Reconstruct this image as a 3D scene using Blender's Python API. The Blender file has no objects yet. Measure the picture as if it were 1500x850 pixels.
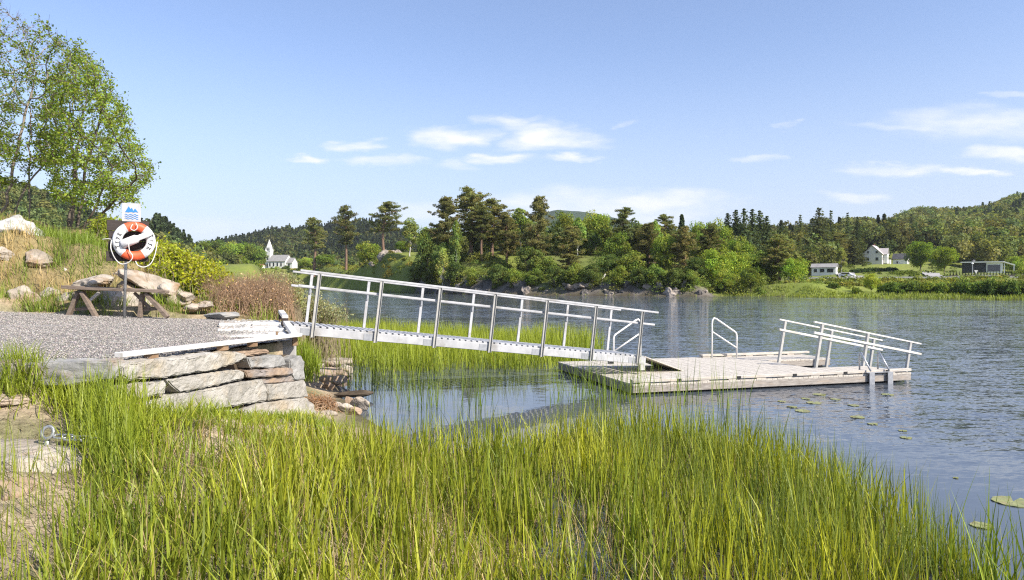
import bpy, bmesh, math, random
import numpy as np
from mathutils import Vector, Matrix, noise

R = np.random.default_rng(7)
random.seed(7)
scene = bpy.context.scene
col = scene.collection
F, HZ, CAM = 1030.0, 418.0, 2.0          # focal length (px of a 1500 px wide frame), horizon row, eye height


def P(px, py, Y):
    return np.array([(px - 750) / F * Y, Y, CAM - (py - HZ) / F * Y])


def PZ(px, py, z):
    return P(px, py, (CAM - z) * F / (py - HZ))


def sstep(a, b, x):
    t = np.clip((x - a) / (b - a), 0, 1)
    return t * t * (3 - 2 * t)


# ------------------------------------------------------------------ tagging
def tag(o, label=None, cat=None, group=None, kind=None):
    if label: o['label'] = label
    if cat: o['category'] = cat
    if group: o['group'] = group
    if kind: o['kind'] = kind
    return o


def thing(name, label, cat, loc=(0, 0, 0), group=None):
    o = bpy.data.objects.new(name, None)
    o.empty_display_size = .2
    col.objects.link(o)
    o.location = [float(v) for v in loc]
    return tag(o, label, cat, group)


def world_loc(o):
    v = Vector((0, 0, 0))
    while o is not None:
        v = v + o.location
        o = o.parent
    return np.array(v)


def np_mesh(name, V, Q=None, T=None, mat=None, vcol=None, smooth=False):
    me = bpy.data.meshes.new(name)
    V = np.ascontiguousarray(V, dtype=np.float32).reshape(-1, 3)
    Q = np.zeros((0, 4), np.int32) if Q is None else np.asarray(Q, np.int32).reshape(-1, 4)
    T = np.zeros((0, 3), np.int32) if T is None else np.asarray(T, np.int32).reshape(-1, 3)
    me.vertices.add(len(V)); me.vertices.foreach_set('co', V.ravel())
    loops = np.concatenate([Q.ravel(), T.ravel()])
    me.loops.add(len(loops)); me.loops.foreach_set('vertex_index', loops)
    me.polygons.add(len(Q) + len(T))
    st = np.concatenate([np.arange(len(Q)) * 4, len(Q) * 4 + np.arange(len(T)) * 3]).astype(np.int32)
    me.polygons.foreach_set('loop_start', st)
    me.update(calc_edges=True)
    if smooth:
        me.polygons.foreach_set('use_smooth', np.ones(len(me.polygons), bool))
    if vcol is not None:
        a = me.attributes.new('Col', 'FLOAT_COLOR', 'POINT')
        c = np.ones((len(V), 4), np.float32)
        c[:, :3] = vcol
        a.data.foreach_set('color', c.ravel())
    if mat: me.materials.append(mat)
    return me


def link(name, me, parent=None):
    o = bpy.data.objects.new(name, me)
    col.objects.link(o)
    if parent: o.parent = parent
    return o


def part(name, V, Q, T, mat, root, vcol=None, smooth=False):
    V = np.asarray(V, float).reshape(-1, 3) - world_loc(root)
    return link(name, np_mesh(name, V, Q, T, mat, vcol, smooth), root)


class MB:
    """collects boxes, beams, tubes and prisms that end up as ONE mesh object"""
    def __init__(s): s.v, s.f = [], []

    def add(s, vs, fs):
        b = len(s.v)
        s.v += [tuple(float(c) for c in v) for v in vs]
        s.f += [tuple(b + i for i in f) for f in fs]
        return s

    def frame_box(s, c, u, v, w):
        c, u, v, w = map(np.asarray, (c, u, v, w))
        pts = [c + a * u + b * v + d * w for d in (-.5, .5) for b in (-.5, .5) for a in (-.5, .5)]
        return s.add(pts, [(0, 2, 3, 1), (4, 5, 7, 6), (0, 1, 5, 4), (2, 6, 7, 3), (0, 4, 6, 2), (1, 3, 7, 5)])

    def beam(s, p0, p1, w, h, up=(0, 0, 1)):
        p0, p1, up = np.asarray(p0, float), np.asarray(p1, float), np.asarray(up, float)
        d = p1 - p0
        dn = d / np.linalg.norm(d)
        side = np.cross(dn, up); side /= np.linalg.norm(side)
        upn = np.cross(side, dn)
        return s.frame_box((p0 + p1) / 2, d, side * w, upn * h)

    def tube(s, pts, r, n=8, caps=True):
        pts = [np.asarray(p, float) for p in pts]
        rs = r if hasattr(r, '__len__') else [r] * len(pts)
        ref = None
        rings = []
        for i, p in enumerate(pts):
            a = pts[max(i - 1, 0)]; b = pts[min(i + 1, len(pts) - 1)]
            t = (b - a) / (np.linalg.norm(b - a) + 1e-9)
            if ref is None:
                ref = np.array([0, 0, 1.]) if abs(t[2]) < .9 else np.array([1., 0, 0])
            x = np.cross(t, ref); x /= np.linalg.norm(x) + 1e-9
            y = np.cross(x, t); ref = y
            rings.append([p + rs[i] * (math.cos(k * 2 * math.pi / n) * x + math.sin(k * 2 * math.pi / n) * y) for k in range(n)])
        vs = [v for ring in rings for v in ring]
        fs = []
        for i in range(len(pts) - 1):
            for k in range(n):
                fs.append((i * n + k, i * n + (k + 1) % n, (i + 1) * n + (k + 1) % n, (i + 1) * n + k))
        if caps:
            fs.append(tuple(range(n))[::-1])
            fs.append(tuple((len(pts) - 1) * n + k for k in range(n)))
        return s.add(vs, fs)

    def prism(s, poly, ext):
        n = len(poly); ext = np.asarray(ext, float)
        vs = [np.asarray(p, float) for p in poly] + [np.asarray(p, float) + ext for p in poly]
        fs = [tuple(range(n))[::-1], tuple(range(n, 2 * n))]
        fs += [(i, (i + 1) % n, n + (i + 1) % n, n + i) for i in range(n)]
        return s.add(vs, fs)

    def mesh(s, name, mat, off, bevel=0, smooth=False):
        me = bpy.data.meshes.new(name)
        me.from_pydata([tuple(np.array(v) - off) for v in s.v], [], s.f)
        bm = bmesh.new(); bm.from_mesh(me)
        bmesh.ops.recalc_face_normals(bm, faces=bm.faces)
        if bevel:
            bmesh.ops.bevel(bm, geom=list(bm.edges), offset=bevel, segments=1, affect='EDGES', clamp_overlap=True)
        bm.to_mesh(me); bm.free()
        if smooth:
            me.polygons.foreach_set('use_smooth', np.ones(len(me.polygons), bool))
        me.materials.append(mat)
        return me

    def build(s, name, mat, root=None, bevel=0, smooth=False):
        off = world_loc(root) if root else np.zeros(3)
        return link(name, s.mesh(name, mat, off, bevel, smooth), root)


# ------------------------------------------------------------------ materials
def new_mat(name):
    m = bpy.data.materials.new(name); m.use_nodes = True
    nt = m.node_tree; nt.nodes.clear()
    out = nt.nodes.new('ShaderNodeOutputMaterial')
    return m, nt, out


def N(nt, t, **kw):
    n = nt.nodes.new('ShaderNode' + t)
    for k, v in kw.items():
        if k in n.inputs.keys(): n.inputs[k].default_value = v
        else: setattr(n, k, v)
    return n


def mixc(nt, fac, a, b, mode='MIX'):
    n = nt.nodes.new('ShaderNodeMix'); n.data_type = 'RGBA'; n.blend_type = mode
    for sock, v in ((n.inputs[0], fac), (n.inputs[6], a), (n.inputs[7], b)):
        if isinstance(v, bpy.types.NodeSocket): nt.links.new(v, sock)
        elif hasattr(v, '__len__'): sock.default_value = (*v[:3], 1)
        else: sock.default_value = v
    return n.outputs[2]


def ramp(nt, src, stops):
    r = nt.nodes.new('ShaderNodeValToRGB')
    el = r.color_ramp.elements
    while len(el) < len(stops): el.new(.5)
    for e, (p, c) in zip(el, stops):
        e.position = p
        e.color = (*c, 1) if hasattr(c, '__len__') else (c, c, c, 1)
    nt.links.new(src, r.inputs[0])
    return r.outputs[0]


def noise_tex(nt, scale, detail=4, rough=.55, vec=None, dist=0):
    n = N(nt, 'TexNoise'); n.inputs['Scale'].default_value = scale
    n.inputs['Detail'].default_value = detail; n.inputs['Roughness'].default_value = rough
    n.inputs['Distortion'].default_value = dist
    if vec is not None: nt.links.new(vec, n.inputs['Vector'])
    return n.outputs['Fac']


def coords(nt, scale=(1, 1, 1), rot=(0, 0, 0), world=True):
    if world:
        g = N(nt, 'NewGeometry'); src = g.outputs['Position']
    else:
        g = N(nt, 'TexCoord'); src = g.outputs['Object']
    m = N(nt, 'Mapping'); m.inputs['Scale'].default_value = scale; m.inputs['Rotation'].default_value = rot
    nt.links.new(src, m.inputs['Vector'])
    return m.outputs['Vector']


def bump(nt, h, strength=.3, dist=.02):
    b = N(nt, 'Bump'); b.inputs['Strength'].default_value = strength; b.inputs['Distance'].default_value = dist
    nt.links.new(h, b.inputs['Height'])
    return b.outputs['Normal']


def surf(nt, out, color, rough=.7, normal=None, metal=0, spec=.5):
    p = N(nt, 'BsdfPrincipled')
    p.inputs['Roughness'].default_value = rough; p.inputs['Metallic'].default_value = metal
    p.inputs['Specular IOR Level'].default_value = spec
    if isinstance(color, bpy.types.NodeSocket): nt.links.new(color, p.inputs['Base Color'])
    else: p.inputs['Base Color'].default_value = (*color, 1)
    if normal is not None: nt.links.new(normal, p.inputs['Normal'])
    nt.links.new(p.outputs[0], out.inputs['Surface'])
    return p


def mat_mottled(name, c1, c2, scale=6, rough=.75, b=.2, bs=30, metal=0, stretch=(1, 1, 1), rot=0, c3=None, spec=.4, dist=.01):
    m, nt, out = new_mat(name)
    v = coords(nt, stretch, (0, 0, rot))
    f = noise_tex(nt, scale, 6, .6, v)
    c = ramp(nt, f, [(.3, c1), (.7, c2)])
    if c3:
        f2 = noise_tex(nt, scale * .37, 5, .65, v)
        c = mixc(nt, ramp(nt, f2, [(.52, 0), (.66, 1)]), c, c3)
    h = noise_tex(nt, bs, 5, .6, v)
    surf(nt, out, c, rough, bump(nt, h, b, dist), metal, spec)
    return m


def mat_foliage(name, trans=.35, var=.35, gloss=0.0, tint=(1, 1, 1)):
    """leaf colour from the mesh's own Col attribute, varied a little from plant to plant and patch to patch"""
    m, nt, out = new_mat(name)
    a = N(nt, 'Attribute'); a.attribute_name = 'Col'
    oi = N(nt, 'ObjectInfo')
    hs = N(nt, 'HueSaturation')
    nt.links.new(a.outputs['Color'], hs.inputs['Color'])
    mr = N(nt, 'MapRange'); mr.inputs['To Min'].default_value = 1 - var; mr.inputs['To Max'].default_value = 1 + var
    nt.links.new(oi.outputs['Random'], mr.inputs['Value']); nt.links.new(mr.outputs[0], hs.inputs['Value'])
    mh = N(nt, 'MapRange'); mh.inputs['To Min'].default_value = .485; mh.inputs['To Max'].default_value = .512
    wn = N(nt, 'TexWhiteNoise'); wn.noise_dimensions = '1D'
    nt.links.new(oi.outputs['Random'], wn.inputs['W']); nt.links.new(wn.outputs['Value'], mh.inputs['Value'])
    nt.links.new(mh.outputs[0], hs.inputs['Hue'])
    c = mixc(nt, 1.0, hs.outputs[0], tint, 'MULTIPLY')
    d = N(nt, 'BsdfDiffuse'); t = N(nt, 'BsdfTranslucent')
    nt.links.new(c, d.inputs['Color'])
    tc = mixc(nt, 1.0, c, (1.25 * trans, 1.2 * trans, .5 * trans), 'MULTIPLY')
    nt.links.new(tc, t.inputs['Color'])
    ad = N(nt, 'AddShader')
    nt.links.new(d.outputs[0], ad.inputs[0]); nt.links.new(t.outputs[0], ad.inputs[1])
    if gloss:
        g = N(nt, 'BsdfGlossy'); g.inputs['Roughness'].default_value = .5; g.inputs['Color'].default_value = (1, 1, 1, 1)
        m2 = N(nt, 'MixShader'); m2.inputs[0].default_value = gloss
        nt.links.new(ad.outputs[0], m2.inputs[1]); nt.links.new(g.outputs[0], m2.inputs[2])
        nt.links.new(m2.outputs[0], out.inputs['Surface'])
    else:
        nt.links.new(ad.outputs[0], out.inputs['Surface'])
    return m


M = {}
M['leaf'] = mat_foliage('leaf_green', .7, .2, .015)
M['far_leaf'] = mat_foliage('distant_leaf', .6, .22)
M['blade'] = mat_foliage('grass_blade', .55, 0, .02)
M['bark'] = mat_mottled('grey_bark', (.07, .055, .04), (.17, .14, .11), 9, .9, .5, 25, stretch=(1, 1, .3))
M['pale_bark'] = mat_mottled('pale_bark', (.2, .16, .12), (.36, .31, .25), 7, .9, .4, 25, stretch=(1, 1, .4))
M['pine_bark'] = mat_mottled('pine_bark', (.12, .075, .05), (.24, .15, .10), 3, .9, .4, 14, stretch=(1, 1, .4))
M['birch_bark'] = mat_mottled('birch_bark', (.3, .28, .25), (.6, .58, .54), 3, .85, .2, 14)
M['stone'] = mat_mottled('pale_stone', (.25, .235, .205), (.46, .435, .39), 3.2, .85, .8, 26, c3=(.37, .31, .225), dist=.03)
M['brown_stone'] = mat_mottled('brown_stone', (.22, .15, .10), (.40, .30, .21), 5, .85, .5, 25, c3=(.25, .22, .2), dist=.02)
M['grey_stone'] = mat_mottled('grey_stone', (.2, .2, .19), (.36, .35, .33), 5, .8, .5, 25, stretch=(1, 1, 2), c3=(.30, .24, .18), dist=.02)
M['rock'] = mat_mottled('slope_rock', (.24, .20, .15), (.52, .46, .39), 2.6, .9, .9, 9, c3=(.26, .17, .09), dist=.07)
M['white_rock'] = mat_mottled('white_rock', (.28, .27, .25), (.60, .58, .55), 6, .9, .6, 18, c3=(.25, .24, .20), dist=.03)
M['shore_rock'] = mat_mottled('shore_rock', (.07, .065, .058), (.24, .21, .19), 1.2, .9, .8, 3, c3=(.10, .10, .07), dist=.2)
M['far_rock'] = mat_mottled('outcrop_rock', (.16, .13, .105), (.46, .40, .34), .5, .9, 1, 1.4, c3=(.08, .085, .05), dist=.4)
M['white_paint'] = mat_mottled('weathered_white_paint', (.36, .365, .375), (.50, .50, .50), 5, .5, .08, 30, c3=(.29, .28, .265))
M['white_board'] = mat_mottled('white_board', (.56, .535, .49), (.74, .72, .68), 7, .6, .12, 30, c3=(.5, .46, .40))
M['post_grey'] = mat_mottled('dull_metal', (.36, .35, .325), (.50, .49, .455), 9, .5, .05, 40, metal=.15)
M['plate'] = mat_mottled('galvanised_plate', (.30, .31, .33), (.44, .45, .46), 14, .45, .05, 40, metal=.5)
M['steel'] = mat_mottled('steel_tube', (.5, .5, .5), (.66, .66, .66), 20, .35, .03, 40, metal=.8)
M['galv'] = mat_mottled('galvanised_pole', (.30, .31, .31), (.46, .47, .47), 20, .45, .05, 60, metal=.6)
M['white_tube'] = mat_mottled('white_tube', (.68, .67, .64), (.8, .79, .77), 8, .4, .04, 40)
DA = math.radians(16.4)
M['deck'] = mat_mottled('bleached_deck', (.39, .355, .30), (.60, .555, .485), 5, .8, .25, 40, stretch=(6, .6, 3), rot=-DA, c3=(.45, .41, .36))
M['fascia'] = mat_mottled('grey_timber', (.20, .175, .15), (.40, .365, .325), 4, .8, .3, 30, stretch=(.7, 6, 10), rot=-DA, c3=(.36, .30, .24))
M['kerb'] = mat_mottled('pale_timber', (.36, .325, .28), (.56, .52, .46), 4, .8, .25, 30, stretch=(.7, 6, 6), rot=-DA, c3=(.52, .45, .36))
M['dark_wood'] = mat_mottled('dark_stained_board', (.025, .018, .015), (.055, .04, .034), 7, .7, .25, 30, stretch=(1, 1, 6))
M['bench_wood'] = mat_mottled('weathered_bench_wood', (.12, .09, .065), (.26, .20, .155), 6, .85, .35, 30, stretch=(1, 4, 8))
M['brown_block'] = mat_mottled('brown_block', (.18, .11, .06), (.30, .20, .12), 8, .8, .2, 30)
M['concrete'] = mat_mottled('grey_concrete', (.27, .265, .25), (.38, .37, .35), 5, .9, .25, 40)
M['float'] = mat_mottled('black_float', (.012, .013, .015), (.03, .032, .036), 4, .4, .05, 10)
M['white_wall'] = mat_mottled('white_house_wall', (.68, .67, .64), (.8, .79, .77), .6, .7, .05, 3)
M['cream_wall'] = mat_mottled('cream_house_wall', (.62, .59, .52), (.72, .69, .62), .6, .7, .05, 3)
M['dark_wall'] = mat_mottled('charcoal_cladding', (.018, .02, .024), (.032, .035, .04), .9, .6, .05, 3)
M['grey_roof'] = mat_mottled('grey_slate_roof', (.22, .21, .20), (.32, .31, .30), .8, .8, .1, 4)
M['dark_roof'] = mat_mottled('dark_roof', (.05, .05, .055), (.09, .088, .09), .8, .7, .1, 4)
M['pale_roof'] = mat_mottled('pale_roof', (.42, .38, .36), (.55, .5, .48), .8, .7, .1, 4)
M['glass'] = mat_mottled('dark_window_glass', (.02, .024, .03), (.035, .04, .05), .5, .08, 0, 1, spec=.9)
M['brick'] = mat_mottled('brick_chimney', (.2, .08, .05), (.3, .13, .09), 4, .9, .1, 9)
M['red_roof'] = mat_mottled('red_brown_roof', (.2, .07, .04), (.3, .12, .07), 1, .9, .1, 9)
M['asphalt'] = mat_mottled('asphalt', (.045, .045, .047), (.075, .074, .073), .7, .9, .1, 9)
M['yard'] = mat_mottled('pale_yard', (.25, .24, .23), (.4, .38, .36), .5, .9, .1, 9)
M['rail_metal'] = mat_mottled('barrier_metal', (.2, .2, .2), (.3, .3, .3), 1, .5, .05, 9, metal=.5)
M['car_paint'] = mat_mottled('white_car_paint', (.7, .7, .7), (.78, .78, .78), 1, .25, 0, 3)
M['rubber_and_gap_shade'] = mat_mottled('black_rubber_and_gap_shade', (.015, .015, .015), (.03, .03, .03), 3, .8, 0, 3)  # car tyres, and the black painted in for shaded gaps under the kerb
M['fence_wood'] = mat_mottled('dark_fence', (.03, .025, .025), (.06, .05, .05), 1, .8, .1, 8)
M['orange'] = mat_mottled('lifebuoy_orange', (.66, .09, .03), (.76, .13, .05), 14, .5, .1, 60)
M['buoy_white'] = mat_mottled('lifebuoy_white', (.70, .70, .68), (.82, .82, .80), 14, .5, .1, 60)
M['strap_white'] = mat_mottled('white_cover', (.68, .66, .65), (.8, .79, .78), 14, .7, .15, 40)
M['band_grey'] = mat_mottled('reflective_band', (.42, .42, .43), (.55, .55, .56), 20, .35, 0, 9)
M['rope'] = mat_mottled('white_rope', (.62, .6, .56), (.76, .74, .70), 40, .9, .3, 200)
M['ink'] = mat_mottled('black_ink', (.015, .015, .017), (.03, .03, .033), 9, .6, 0, 9)
M['blue_ink'] = mat_mottled('blue_ink', (.02, .16, .42), (.03, .2, .5), 9, .5, 0, 9)
M['driftwood'] = mat_mottled('dead_trunk', (.3, .28, .25), (.48, .45, .41), 2, .9, .3, 9)
M['litter'] = mat_foliage('dry_litter', .2, 0)
M['dirt_clump'] = mat_mottled('wet_log', (.04, .03, .02), (.10, .075, .05), 9, .8, .5, 30)

# ------------------------------------------------------------------ camera, sun, sky
cam = bpy.data.cameras.new('camera')
cam.sensor_width = 36; cam.lens = 36 * F / 1500
cam.shift_y = -(HZ - 425) * -1 / 1500 * 1.0
cam.clip_start = .1; cam.clip_end = 9000
cam_ob = bpy.data.objects.new('camera', cam); col.objects.link(cam_ob)
cam_ob.location = (0, 0, CAM); cam_ob.rotation_euler = (math.pi / 2, 0, 0)
scene.camera = cam_ob

SUN_EL = math.radians(39); SUN_AZ = (.82, -.57)
_l = math.hypot(*SUN_AZ)
sun_dir = Vector((SUN_AZ[0] / _l * math.cos(SUN_EL), SUN_AZ[1] / _l * math.cos(SUN_EL), math.sin(SUN_EL)))
sl = bpy.data.lights.new('sun', 'SUN'); sl.energy = 4.9; sl.angle = math.radians(.53); sl.color = (1, .93, .82)
so = bpy.data.objects.new('sun', sl); col.objects.link(so)
so.rotation_euler = sun_dir.to_track_quat('Z', 'Y').to_euler()

world = bpy.data.worlds.new('World'); scene.world = world; world.use_nodes = True
wt = world.node_tree; wt.nodes.clear()
wo = wt.nodes.new('ShaderNodeOutputWorld'); bg = wt.nodes.new('ShaderNodeBackground')
sky = wt.nodes.new('ShaderNodeTexSky'); sky.sky_type = 'NISHITA'; sky.sun_disc = False
sky.sun_elevation = SUN_EL; sky.sun_rotation = math.atan2(SUN_AZ[0], SUN_AZ[1])
sky.altitude = 0; sky.air_density = 1.0; sky.dust_density = .9; sky.ozone_density = 2.6
bg.inputs['Strength'].default_value = .132
# clouds: soft flat banks far out in the sky, by direction
tc = wt.nodes.new('ShaderNodeTexCoord'); sx = wt.nodes.new('ShaderNodeSeparateXYZ')
wt.links.new(tc.outputs['Generated'], sx.inputs[0])


def wmath(op, a, b=None, clamp=False):
    n = wt.nodes.new('ShaderNodeMath'); n.operation = op; n.use_clamp = clamp
    for i, v in enumerate((a, b)):
        if v is None: continue
        if isinstance(v, bpy.types.NodeSocket): wt.links.new(v, n.inputs[i])
        else: n.inputs[i].default_value = v
    return n.outputs[0]


yy = wmath('MAXIMUM', sx.outputs[1], .05)
tx = wmath('DIVIDE', sx.outputs[0], yy); tz = wmath('DIVIDE', sx.outputs[2], yy)
cv = wt.nodes.new('ShaderNodeCombineXYZ'); wt.links.new(tx, cv.inputs[0]); wt.links.new(tz, cv.inputs[1])
mp = wt.nodes.new('ShaderNodeMapping'); mp.inputs['Scale'].default_value = (9, 30, 1)
wt.links.new(cv.outputs[0], mp.inputs[0])
nz = wt.nodes.new('ShaderNodeTexNoise'); nz.inputs['Scale'].default_value = 1.3; nz.inputs['Detail'].default_value = 6
nz.inputs['Roughness'].default_value = .55
wt.links.new(mp.outputs[0], nz.inputs['Vector'])
dv = wt.nodes.new('ShaderNodeVectorMath'); dv.operation = 'MULTIPLY_ADD'
wt.links.new(nz.outputs['Color'], dv.inputs[0]); dv.inputs[1].default_value = (.15, .040, 0); dv.inputs[2].default_value = (-.075, -.020, 0)
cd = wt.nodes.new('ShaderNodeVectorMath'); cd.operation = 'ADD'
wt.links.new(cv.outputs[0], cd.inputs[0]); wt.links.new(dv.outputs[0], cd.inputs[1])
total = None
CLOUDS = [  # px, row, half width, half height, density
    (660, 202, 62, 15, .75), (750, 178, 48, 12, .55), (800, 203, 78, 19, .8), (770, 190, 60, 14, .5), (520, 213, 46, 9, .7), (454, 237, 30, 7, .75),
    (555, 238, 62, 8, .5), (738, 233, 50, 8, .75), (835, 233, 38, 6, .7), (668, 243, 42, 9, .35),
    (820, 300, 130, 24, .55), (960, 294, 130, 20, .65), (900, 310, 200, 22, .5), (640, 308, 120, 18, .35),
    (1440, 180, 150, 26, .5), (1350, 184, 110, 9, .4), (1465, 222, 60, 12, .65), (1330, 250, 110, 10, .55), (1432, 254, 42, 7, .7),
    (1105, 237, 34, 7, .35), (1255, 288, 50, 11, .45), (920, 183, 14, 5, .25), (1145, 184, 22, 5, .25), (300, 330, 200, 20, .2), (1480, 140, 50, 5, .3)]
for (px, py, a, b, dns) in CLOUDS:
    m_ = wt.nodes.new('ShaderNodeMapping')
    m_.inputs['Location'].default_value = (-(px - 750) / a, -(HZ - py) / b, 0)
    m_.inputs['Scale'].default_value = (F / a, F / b, 0)
    wt.links.new(cd.outputs[0], m_.inputs[0])
    ln = wt.nodes.new('ShaderNodeVectorMath'); ln.operation = 'LENGTH'; wt.links.new(m_.outputs[0], ln.inputs[0])
    mr = wt.nodes.new('ShaderNodeMapRange'); mr.interpolation_type = 'SMOOTHSTEP'
    mr.inputs['From Min'].default_value = 1.25; mr.inputs['From Max'].default_value = .2
    mr.inputs['To Min'].default_value = 0; mr.inputs['To Max'].default_value = min(1, dns * 1.25)
    wt.links.new(ln.outputs['Value'], mr.inputs['Value'])
    total = mr.outputs[0] if total is None else wmath('MAXIMUM', total, mr.outputs[0])
nz2 = wt.nodes.new('ShaderNodeTexNoise'); nz2.inputs['Scale'].default_value = 2.2; nz2.inputs['Detail'].default_value = 7
wt.links.new(mp.outputs[0], nz2.inputs['Vector'])
mod = wt.nodes.new('ShaderNodeMapRange'); mod.inputs['From Min'].default_value = .3; mod.inputs['From Max'].default_value = .6
mod.inputs['To Min'].default_value = .5; mod.inputs['To Max'].default_value = 1.0
wt.links.new(nz2.outputs['Fac'], mod.inputs['Value'])
front = wmath('GREATER_THAN', sx.outputs[1], .05)
cf = wmath('MULTIPLY', wmath('MULTIPLY', total, mod.outputs[0]), front, True)
cm = wt.nodes.new('ShaderNodeMix'); cm.data_type = 'RGBA'
wt.links.new(cf, cm.inputs[0]); sp_ = wt.nodes.new('ShaderNodeMix'); sp_.data_type = 'RGBA'; hzf = wt.nodes.new('ShaderNodeMapRange'); hzf.interpolation_type = 'SMOOTHSTEP'
hzf.inputs['From Min'].default_value = -.02; hzf.inputs['From Max'].default_value = .34; hzf.inputs['To Min'].default_value = .80; hzf.inputs['To Max'].default_value = .06
wt.links.new(sx.outputs[2], hzf.inputs['Value']); wt.links.new(hzf.outputs[0], sp_.inputs[0])
tn_ = wt.nodes.new('ShaderNodeMix'); tn_.data_type = 'RGBA'; tn_.blend_type = 'MULTIPLY'; tn_.inputs[0].default_value = 1
wt.links.new(sky.outputs[0], tn_.inputs[6]); tn_.inputs[7].default_value = (1.0, .955, 1.03, 1)
wt.links.new(tn_.outputs[2], sp_.inputs[6]); sp_.inputs[7].default_value = (3.05, 3.45, 4.3, 1)
wt.links.new(sp_.outputs[2], cm.inputs[6]); cm.inputs[7].default_value = (5.0, 5.05, 5.2, 1)
wt.links.new(cm.outputs[2], bg.inputs['Color']); wt.links.new(bg.outputs[0], wo.inputs['Surface'])

scene.view_settings.view_transform = 'Standard'; scene.view_settings.look = 'None'
scene.view_settings.exposure = .7; scene.view_settings.gamma = 1
scene.cycles.max_bounces = 6; scene.cycles.diffuse_bounces = 2; scene.cycles.glossy_bounces = 3
scene.cycles.transmission_bounces = 3; scene.cycles.transparent_max_bounces = 6
scene.cycles.caustics_reflective = False; scene.cycles.caustics_refractive = False
scene.cycles.use_denoising = False; scene.cycles.filter_width = 1.2; scene.cycles.use_adaptive_sampling = False

# ------------------------------------------------------------------ terrain
LAKE = np.array([(9, 1.0), (0.9, 1.5), (0.35, 3.2), (.2, 5), (-.35, 6.6), (-1.2, 8.6), (-2.25, 10.6), (-2.75, 11.6), (-3.3, 13.4), (-4.3, 16.5), (-5.6, 20), (-8, 27), (-14, 44),
                 (-36, 100), (-66, 200), (-102, 292), (-92, 306), (-63.6, 262), (-42.8, 215), (-26.2, 180), (-15.5, 160), (-7.3, 150), (1.4, 143), (10, 138), (19.4, 134), (34, 126),
                 (39, 130), (43, 129), (48.6, 124), (51, 115), (58, 108), (63, 101), (68, 95), (76, 84), (96, 68), (150, 40), (220, -60), (60, -60)], float)


def lake_dist(X, Y):
    """signed distance to the lake shore, positive on land"""
    X = np.asarray(X, float); Y = np.asarray(Y, float)
    d = np.full(X.shape, 1e9); ins = np.zeros(X.shape, bool)
    n = len(LAKE)
    for i in range(n):
        ax, ay = LAKE[i]; bx, by = LAKE[(i + 1) % n]
        ex, ey = bx - ax, by - ay
        t = np.clip(((X - ax) * ex + (Y - ay) * ey) / (ex * ex + ey * ey), 0, 1)
        d = np.minimum(d, np.hypot(X - ax - t * ex, Y - ay - t * ey))
        c = ((ay > Y) != (by > Y))
        with np.errstate(divide='ignore', invalid='ignore'):
            xi = ax + (Y - ay) * ex / (ey if ey != 0 else 1e-9)
        ins ^= c & (X < xi)
    return np.where(ins, -d, d)


_p3 = np.array([(-3.1, 10.2, 1.22), (-7.3, 13, 1.40), (-4.9, 6.7, 1.29)])
PLAT = np.linalg.solve(np.c_[_p3[:, :2], np.ones(3)], _p3[:, 2])


def plat_z(X, Y): return PLAT[0] * X + PLAT[1] * Y + PLAT[2]


YARD = np.array([(-12, 6.45), (-4.9, 6.7), (-3.80, 6.8), (-3.16, 10.15), (-4.2, 12.95), (-5.3, 13.5), (-7.5, 13.35), (-9.5, 13.25), (-12, 13.3)], float)


def poly_in(poly, X, Y):
    d = np.full(np.shape(X), 1e9); ins = np.zeros(np.shape(X), bool)
    n = len(poly)
    for i in range(n):
        ax, ay = poly[i]; bx, by = poly[(i + 1) % n]
        ex, ey = bx - ax, by - ay
        t = np.clip(((X - ax) * ex + (Y - ay) * ey) / (ex * ex + ey * ey), 0, 1)
        d = np.minimum(d, np.hypot(X - ax - t * ex, Y - ay - t * ey))
        ins ^= ((ay > Y) != (by > Y)) & (X < ax + (Y - ay) * ex / (ey if ey else 1e-9))
    return np.where(ins, d, -d)


CP = [(-1, 0, .55), (-1, 3, .3), (-.4, 4.5, .12), (-2, 4.5, .4), (-2, 5.8, .38), (-3, 5.5, .58), (-4.3, 5.6, .55), (-5.2, 5, .68), (-4.5, 6.2, .84), (-6, 6.0, .98), (-8, 6, 1.05), (-12, 6, 1.15), (-4.6, 6.55, 1.16), (-5.4, 6.55, 1.2), (-6.5, 6.4, 1.2), (-8, 6.35, 1.23), (-10, 6.3, 1.26), (-12, 6.35, 1.3), (-4, 3.4, .6), (-3, 3.3, .5),
      (-3.4, 7.3, .60), (-3.2, 8.2, .42), (-2.9, 9.2, .26), (-3.7, 6.75, .74), (-2, 7.6, .3), (-1.5, 6.8, .24), (-2.7, 10.4, .2), (-6, 3, .8), (-3.9, 6.4, .8),
      (-3.2, 12, .25), (-3.7, 13.2, .4), (-4.4, 14.4, .95), (-5, 14.6, 1.35), (-5, 16, .9),
      (-13, 16, 3.55), (-11.6, 16, 3.35), (-10.6, 15.8, 3.1), (-9.6, 15.6, 2.95), (-8.4, 15.6, 2.5), (-7.6, 15.4, 2.1), (-6.5, 15.2, 1.75), (-5.6, 15.2, 1.45),
      (-12, 14.2, 1.85), (-10, 14.2, 1.75), (-8.6, 14.1, 1.68), (-10, 15, 2.35), (-12, 15, 2.55), (-7.2, 13.9, 1.6), (-6, 13.8, 1.42), (-12, 13.5, 1.6), (-9, 13.45, 1.45),
      (-12.5, 20, 3.6), (-10, 20, 2.5), (-14.5, 20, 3.9), (-7.6, 19, 1.3), (-18, 20, 4.2), (-16, 15, 3.4), (-6, 18, .9), (-9, 25, 1.2), (-14, 30, 1.8), (-25, 30, 3.3), (-20, 45, 1.5), (-45, 60, 3.5), (-30, 60, 1.5), (-60, 110, 2.5)]
CP = [tuple(c) for c in CP]
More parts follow.
